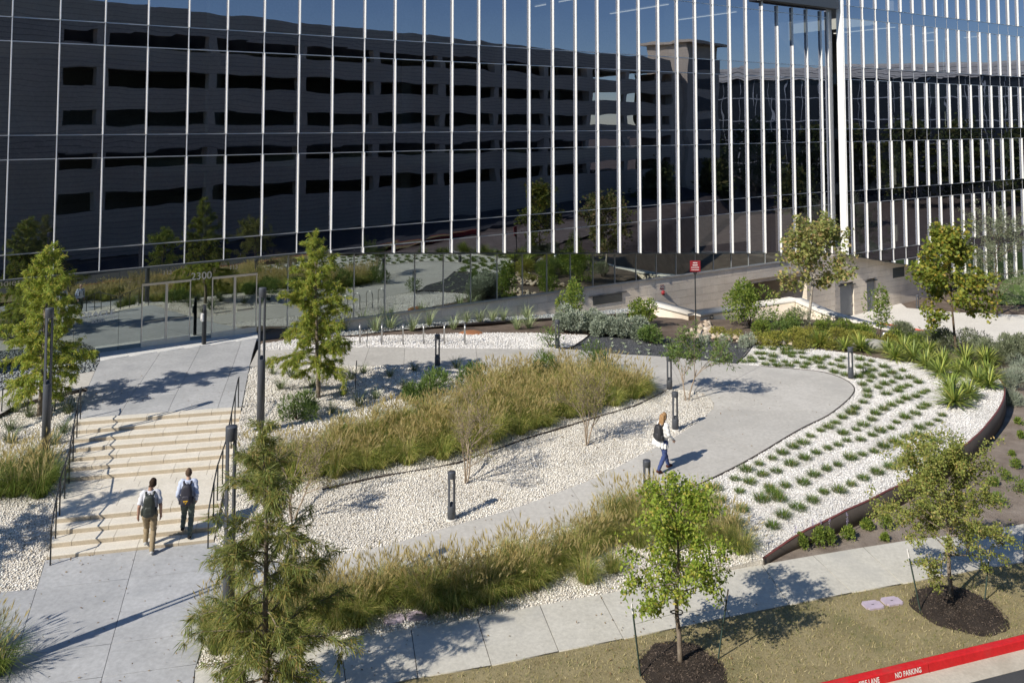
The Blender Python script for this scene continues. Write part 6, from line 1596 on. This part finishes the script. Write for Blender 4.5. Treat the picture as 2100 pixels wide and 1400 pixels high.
def person(label, p, rz, S, pose, mats, woman=False):
    """one continuous body grown from tapered limbs; clothing and hair are shells over it. local: +y is the way the person faces"""
    caps = []; m = MB()
    def C(tagn, a, b, ra, rb): caps.append((tagn, np.array(a, float), np.array(b, float), ra, rb)); capsule(m, a, b, ra, rb)
    hip = np.array(pose.get('hip', (0, 0, .93))); ch = np.array(pose.get('chest', (0, .02, 1.36))); nk = np.array(pose.get('neck', (0, .03, 1.50))); hd = np.array(pose.get('head', (0, .06, 1.65))) + np.array((0, 0, -.022))
    w = .17 if not woman else .15; hw = .085
    # torso
    for sx in (-1, 1):
        C('shirt', hip + (sx * .065, 0, .10), ch + (sx * .075, 0, -.05), .105, .115)
        C('shirt', ch + (sx * .06, -.01, .0), ch + (sx * (w - .02), -.01, .055), .095, .062)
        C('pants', hip + (sx * .05, -.015, .05), hip + (sx * hw, -.01, -.05), .11, .098)
    C('shirt', hip + (0, 0, .1), ch, .115, .12)
    C('skin', ch + (0, 0, .10), nk + (0, .01, .04), .058, .05)
    C('skin', nk + (0, .01, .04), hd + (0, -.01, -.03), .05, .06)
    # head with jaw, nose and ears
    blob(m, hd, (.081, .096, .115)); caps.append(('skin', hd, hd + np.array([0, .001, 0]), .09, .09))
    C('skin', hd + (0, .03, -.07), hd + (0, .055, -.085), .05, .035)
    C('skin', hd + (0, .088, .0), hd + (0, .10, -.025), .012, .014)
    for sx in (-1, 1): C('skin', hd + (sx * .074, -.005, .015), hd + (sx * .078, -.012, -.025), .014, .011)
    for sx, L in ((-1, 'l'), (1, 'r')):
        sh = ch + np.array((sx * w, -.01, .05)); el = np.array(pose['elbow_' + L]); wr = np.array(pose['wrist_' + L]); sl = pose.get('sleeve', 'short')
        if sl == 'short':
            mid = sh + (el - sh) * .75; C('shirt', sh, mid, .056, .052); C('skin', mid, el, .045, .042)
        else: C('shirt', sh, el, .054, .045)
        C('skin' if sl == 'short' else 'shirt', el, wr if sl == 'short' else el + (wr - el) * .9, .043, .031)
        fd = wr - el; fd = fd / np.linalg.norm(fd); sdv = np.cross(fd, (sx * 1., 0, 0)); sdv = sdv / (np.linalg.norm(sdv) + 1e-6)
        pk = wr + fd * .075; C('skin', wr, pk, .027, .034); C('skin', wr + sdv * .015, pk + sdv * .022, .022, .022); C('skin', wr - sdv * .012, pk - sdv * .022, .022, .022)
        inn = np.array((-sx * 1., 0, 0))
        for i, (o_, ln) in enumerate(((-.033, .062), (-.011, .075), (.011, .078), (.033, .068))):
            k1 = pk + sdv * o_ * 1.0 + fd * .02; k2 = k1 + fd * ln * .5 + inn * .008; k3 = k2 + fd * ln * .38 + inn * .026
            C('skin', k1, k2, .0105, .0095); C('skin', k2, k3, .0095, .0085)
        tb = wr + sdv * .028 + fd * .03; C('skin', tb, tb + sdv * .028 + fd * .03 + inn * .008, .013, .011); C('skin', tb + sdv * .028 + fd * .03 + inn * .008, tb + sdv * .032 + fd * .062 + inn * .018, .011, .009)
        hj = hip + np.array((sx * hw, -.005, -.06)); kn = np.array(pose['knee_' + L]); an = np.array(pose['ankle_' + L]); toe = np.array(pose['toe_' + L])
        C('pants', hj, kn, .092, .062); C('pants', kn, kn + (an - kn) * .35, .062, .062); C('pants', kn + (an - kn) * .35, an, .060, .048 if not woman else .04)
        fw = toe - an; C('shoe', an + np.array((0, -.035, -.035)), an + fw * .55 + np.array((0, 0, -.01)), .042, .042); C('shoe', an + fw * .5, toe, .043, .035)
    if woman:      # loose open overshirt
        for a in np.linspace(-2.5, 2.5, 9):
            C('shirt', hip + (.1 * math.sin(a), -.09 * math.cos(a), .12), hip + (.17 * math.sin(a), -.13 * math.cos(a) - .02, -.16), .045, .03)
    me = m.mesh('body'); ob = bpy.data.objects.new('tmp', me); COL.objects.link(ob)
    md = ob.modifiers.new('r', 'REMESH'); md.mode = 'VOXEL'; md.voxel_size = .0095
    sm = ob.modifiers.new('s', 'SMOOTH'); sm.factor = .5; sm.iterations = 2
    body = bpy.data.meshes.new_from_object(ob.evaluated_get(bpy.context.evaluated_depsgraph_get())); bpy.data.objects.remove(ob)
    body.name = 'body'; body.shade_smooth()
    nv = len(body.vertices); V = np.zeros(nv * 3, np.float32); body.vertices.foreach_get('co', V); V = V.reshape(-1, 3).astype(float)
    Nn = np.zeros(nv * 3, np.float32); body.vertices.foreach_get('normal', Nn); Nn = Nn.reshape(-1, 3)
    best = np.full(nv, 9.); tg = np.zeros(nv, int); names = ['skin', 'shirt', 'pants', 'shoe']
    for (t, a, b, ra, rb) in caps:
        d = seg_dist(V, a, b, ra, rb); k = d < best; best[k] = d[k]; tg[k] = names.index(t)
    tg = np.where((tg == 2) & (V[:, 2] > hip[2] + .07), 1, tg); tg = np.where((tg == 1) & (V[:, 2] < hip[2] - (.02 if not woman else .25)), 2, tg)
    F = [tuple(q.vertices) for q in body.polygons]
    e = empty('person', p, rz); e.scale = (S, S, S); tag(e, label, 'person')
    link('body', body, mats['skin'], e)
    def shell(name, mask, off, mat):
        fs = [f for f in F if all(mask[i] for i in f)]; idx = {}; vs = []
        for f in fs:
            for i in f:
                if i not in idx: idx[i] = len(vs); vs.append(tuple(V[i] + Nn[i] * off * (1 + .5 * math.sin(V[i][2] * 55 + V[i][0] * 30))))
        if not fs: return
        sm_ = bpy.data.meshes.new(name); sm_.from_pydata(vs, [], [tuple(idx[i] for i in f) for f in fs]); sm_.shade_smooth(); link(name, sm_, mat, e)
    def grow(mask, it):
        mask = mask.copy()
        for _ in range(it):
            nm = mask.copy()
            for f in F:
                if any(mask[i] for i in f):
                    for i in f: nm[i] = True
            mask = nm
        return mask
    shell('shirt', grow(tg == 1, 1), .012, mats['shirt']); shell('trousers', grow(tg == 2, 1), .009, mats['pants']); shell('shoes', tg == 3, .005, mats['shoe'])
    # hair
    hl = V - hd; up = hl @ np.array([0, -.35, .94]); hm = (np.linalg.norm(hl / np.array([1, 1.1, 1.25]), axis=1) < .125) & ((up > pose.get('hairline', .02)) | ((hl[:, 1] < -.02) & (hl[:, 2] > -.065)))
    shell('hair', hm, pose.get('hair_off', .006), mats['hair'])
    # eyes and mouth
    fm = MB()
    for sx in (-1, 1): blob(fm, hd + np.array((sx * .031, .083, .012)), (.013, .008, .008), 8)
    fm.build('eyes', mats['eye'], e, True); mm = MB(); blob(mm, hd + np.array((0, .092, -.055)), (.022, .006, .006), 8); mm.build('mouth', mats['lip'], e, True)
    return e, V, hd
def cloth(name, c, var=.06): return flat_mat(name, c, .85, spec=.2, var=var, scale=25)
eye = flat_mat('eye_dark', (.02,.015,.012), .3); lip = flat_mat('lip', (.35,.14,.12), .5)
skin = flat_mat('skin', (.40,.235,.165), .55, var=.05); skin2 = flat_mat('skin_fair', (.50,.33,.25), .55, var=.05)
st_face = math.atan2(ST_R[1], ST_R[0]) - math.pi / 2            # facing up the stairs
def rel(p, rz, q):                                                # world point -> local
    c, s = math.cos(-rz), math.sin(-rz); d = Vector(q) - Vector(p); return (d.x * c - d.y * s, d.x * s + d.y * c, d.z)

# man in the white and grey shirt: rear foot on the walk, front foot on the first step
p1 = Vector(at_z(304., 1138., 0.).tolist()) + Vector((*(ST_R * .10), 0)); p1.z = .03
M1, V1, h1 = person('man with black backpack in white shirt and khaki trousers stepping onto the stairs', p1, st_face + .05, .985,
  dict(elbow_l=(-.24, -.06, 1.14), wrist_l=(-.27, .03, .89), elbow_r=(.25, -.08, 1.13), wrist_r=(.25, -.0, .88), head=(.045, .085, 1.635), chest=(0, .03, 1.36),
       knee_l=(-.095, .20, .53), ankle_l=(-.10, .12, .21), toe_l=(-.11, .28, .155), knee_r=(.085, .03, .50), ankle_r=(.08, -.16, .10), toe_r=(.09, -.0, .04), sleeve='short', hip=(0, .0, .935), hairline=.03, hair_off=.008),
  dict(skin=skin, shirt=cloth('white_grey_shirt', (.62,.63,.68)), pants=cloth('khaki_trousers', (.30,.235,.15)), shoe=cloth('pale_trainers', (.45,.45,.44)), hair=cloth('dark_brown_hair', (.035,.022,.015), .3), eye=eye, lip=lip))
# man in the light blue shirt, one step higher
p2 = Vector(at_z(383., 1104., .12).tolist()) + Vector((*(ST_R * .06), 0)); p2.z = .12
M2, V2, h2 = person('man with dark backpack in light blue shirt and grey green trousers climbing the stairs', p2, st_face - .05, .955,
  dict(elbow_l=(-.235, -.09, 1.14), wrist_l=(-.20, .05, .93), elbow_r=(.235, -.09, 1.14), wrist_r=(.20, .05, .93), head=(0, .05, 1.65),
       knee_l=(-.12, .20, .54), ankle_l=(-.14, .12, .22), toe_l=(-.15, .28, .165), knee_r=(.085, .04, .51), ankle_r=(.075, -.10, .10), toe_r=(.08, .06, .04), sleeve='long', hairline=.09, hair_off=.003),
  dict(skin=skin2, shirt=cloth('pale_blue_shirt', (.50,.56,.72)), pants=cloth('grey_green_trousers', (.10,.125,.115)), shoe=cloth('black_shoes', (.02,.02,.022)), hair=cloth('cropped_hair', (.10,.065,.045), .3), eye=eye, lip=lip))
# woman walking up the path towards the bend
p3 = gv(1360, 967); rz3 = -.95
M3, V3, h3 = person('woman with long fair hair, white shirt, blue jeans and backpack walking on the path', p3, rz3, .955,
  dict(elbow_l=(-.21, -.05, 1.13), wrist_l=(-.22, .10, .93), elbow_r=(.21, .03, 1.14), wrist_r=(.22, .20, .98), head=(0, .06, 1.64),
       knee_l=(-.08, .16, .50), ankle_l=(-.08, .30, .12), toe_l=(-.09, .45, .06), knee_r=(.08, -.02, .50), ankle_r=(.08, -.28, .15), toe_r=(.085, -.16, .045), sleeve='long', hairline=.02, hair_off=.02),
  dict(skin=skin2, shirt=cloth('white_overshirt', (.80,.79,.78)), pants=cloth('blue_jeans', (.05,.075,.19)), shoe=cloth('brown_shoes', (.09,.035,.025)), hair=cloth('fair_hair', (.33,.20,.10), .3), eye=eye, lip=lip), True)
m = MB()
for i, (dx, l) in enumerate(((-.05, .36), (-.025, .42), (0, .46), (.025, .43), (.05, .38))): capsule(m, h3 + np.array((dx, -.085, .05)), h3 + np.array((dx * 1.3, -.125, -l * .55)), .035, .034); capsule(m, h3 + np.array((dx * 1.3, -.125, -l * .5)), h3 + np.array((dx * 1.5 + .02 * math.sin(i * 2), -.16, -l)), .034, .012)
m.build('long_hair', bpy.data.materials['fair_hair'], M3, True)
m = MB(); m.hexa([(-.30, .02, .70), (-.17, .06, .72), (-.17, -.12, .70), (-.34, -.20, .74), (-.24, .04, 1.0), (-.15, .06, 1.02), (-.15, -.1, 1.0), (-.24, -.12, 1.0)])
bm = bmesh.new(); me = m.mesh('coat_tail'); bm.from_mesh(me); bmesh.ops.subdivide_edges(bm, edges=bm.edges, cuts=2, use_grid_fill=True); bmesh.ops.smooth_vert(bm, verts=bm.verts, factor=.5, use_axis_x=True, use_axis_y=True, use_axis_z=True); bm.to_mesh(me); bm.free(); me.shade_smooth(); link('coat_tail', me, bpy.data.materials['white_overshirt'], M3)

def backpack(owner, label, mat, h=.50, w=.30, d=.17, z=1.20, y=-.20, taper=.75, flip=False):
    """rounded pack on the owner's back with two shoulder straps and a front pocket"""
    e = empty('backpack', owner.location, owner.rotation_euler.z); e.scale = owner.scale; tag(e, label, 'backpack')
    def rounded(cx, cy, cz, sx, sy, sz, tp, name, mt, par):
        bm = bmesh.new(); bmesh.ops.create_cube(bm, size=1.0); bmesh.ops.subdivide_edges(bm, edges=bm.edges, cuts=4, use_grid_fill=True)
        for v in bm.verts:
            c = v.co * 2; l = (abs(c.x) ** 4 + abs(c.y) ** 4 + abs(c.z) ** 4) ** .25; c = c / max(l, .01); f = 1 - (1 - tp) * (c.z * .5 + .5)
            v.co = Vector((cx + c.x * sx / 2 * f, cy + c.y * sy / 2, cz + c.z * sz / 2 + .004 * math.sin(c.x * 9 + c.z * 7)))
        me = bpy.data.meshes.new(name); bm.to_mesh(me); bm.free(); me.shade_smooth(); return link(name, me, mt, par)
    rounded(0, y, z, w, d, h, taper, 'bag', mat, e)
    rounded(0, y - d * .42, z - h * .18, w * .72, d * .5, h * .42, .85, 'front_pocket', mat, e)
    for sx in (-1, 1):
        rounded(sx * w * .5, y + .01, z - h * .25, .06, d * .6, h * .32, .9, 'side_pocket', mat, e)
        me = MB().tube([(sx * .075, y + .06, z + h * .40), (sx * .095, -.05, z + h * .52), (sx * .105, .06, z + h * .46), (sx * .115, .135, z + h * .25), (sx * .13, .125, z - .02), (sx * .15, .03, z - .16), (sx * .13, y + .05, z - .2)], [.02, .028, .028, .026, .022, .014, .012], 8).mesh('strap'); me.shade_smooth(); link('strap', me, mat, e)
    me = MB().tube([(-.035, y + .04, z + h * .47), (-.02, y + .03, z + h * .56), (.02, y + .03, z + h * .56), (.035, y + .04, z + h * .47)], .009, 6).mesh('grab_loop'); link('grab_loop', me, mat, e)
    return e
bk1 = flat_mat('black_green_nylon', (.035,.042,.036), .5, var=.35, scale=18); bk2 = flat_mat('dark_navy_nylon', (.030,.030,.045), .6, var=.15); bk3 = flat_mat('charcoal_nylon', (.028,.028,.033), .6, var=.2)
backpack(M1, 'glossy black backpack on the man in the white shirt', bk1, .52, .31, .18, 1.18)
b2 = backpack(M2, 'dark navy backpack with a yellow triangle patch on the man in blue', bk2, .54, .32, .18, 1.16)
yel = flat_mat('yellow_patch', (.72,.42,.03), .6)
def tri(s, y, cz): return MB().add([(-s, y, cz + s * .6), (s, y, cz + s * .6), (0, y, cz - s * .9), (-s, y + .006, cz + s * .6), (s, y + .006, cz + s * .6), (0, y + .006, cz - s * .9)], [(0, 2, 1), (3, 4, 5), (0, 1, 4, 3), (1, 2, 5, 4), (2, 0, 3, 5)])
tp = tri(.062, -.325, 1.03).build('triangle_patch', yel, b2); MB().box(-.022, -.006, -.331, -.3265, 1.0, 1.045).add(*(lambda q: (q.v, q.f))(MB().box(-.006, .022, -.331, -.3265, 1.028, 1.045))).build('patch_mark', bk3, tp)
backpack(M3, 'charcoal backpack with pointed flap on the woman', bk3, .47, .33, .17, 1.20, -.19, .7)

# ------------------------------------------------------------------ labels that tell alike plants apart by their order
_ORD = 'first second third fourth fifth sixth seventh eighth ninth tenth eleventh twelfth thirteenth fourteenth fifteenth sixteenth seventeenth eighteenth nineteenth twentieth twenty-first twenty-second'.split()
bpy.context.view_layer.update()
for gname in ('sage shrubs behind the black gravel', 'low yellow green shrubs', 'rosemary shrubs on the right', 'wispy shrubs at the right edge', 'willow shrubs along the grasses', 'young salvias below the wall', 'weedy plants at the right edge', 'yuccas along the white gravel', 'spiky plants along the wall', 'spiky plants in the upper gravel', 'spiky plants left of the stairs', 'row of bicycle racks', 'stakes by the left tree', 'stakes by the middle tree', 'lilac flower spikes', 'green grass left of the stairs', 'green grass at the left edge', 'green grass beside the handrail', 'fountain grass under the front tree', 'street trees mirrored in the glass', 'low green shrubs on the bank', 'groundcover on the bank'):
    obs = [o for o in bpy.data.objects if o.get('group') == gname and o.get('category')]
    def _u(o):
        f = o.location.y * cP + (o.location.z - EYE) * sP; return o.location.x / max(f, .1)
    obs.sort(key=_u)
    for k, o in enumerate(obs): o['label'] = o['label'] + ', ' + _ORD[min(k, len(_ORD) - 1)] + ' from the left'
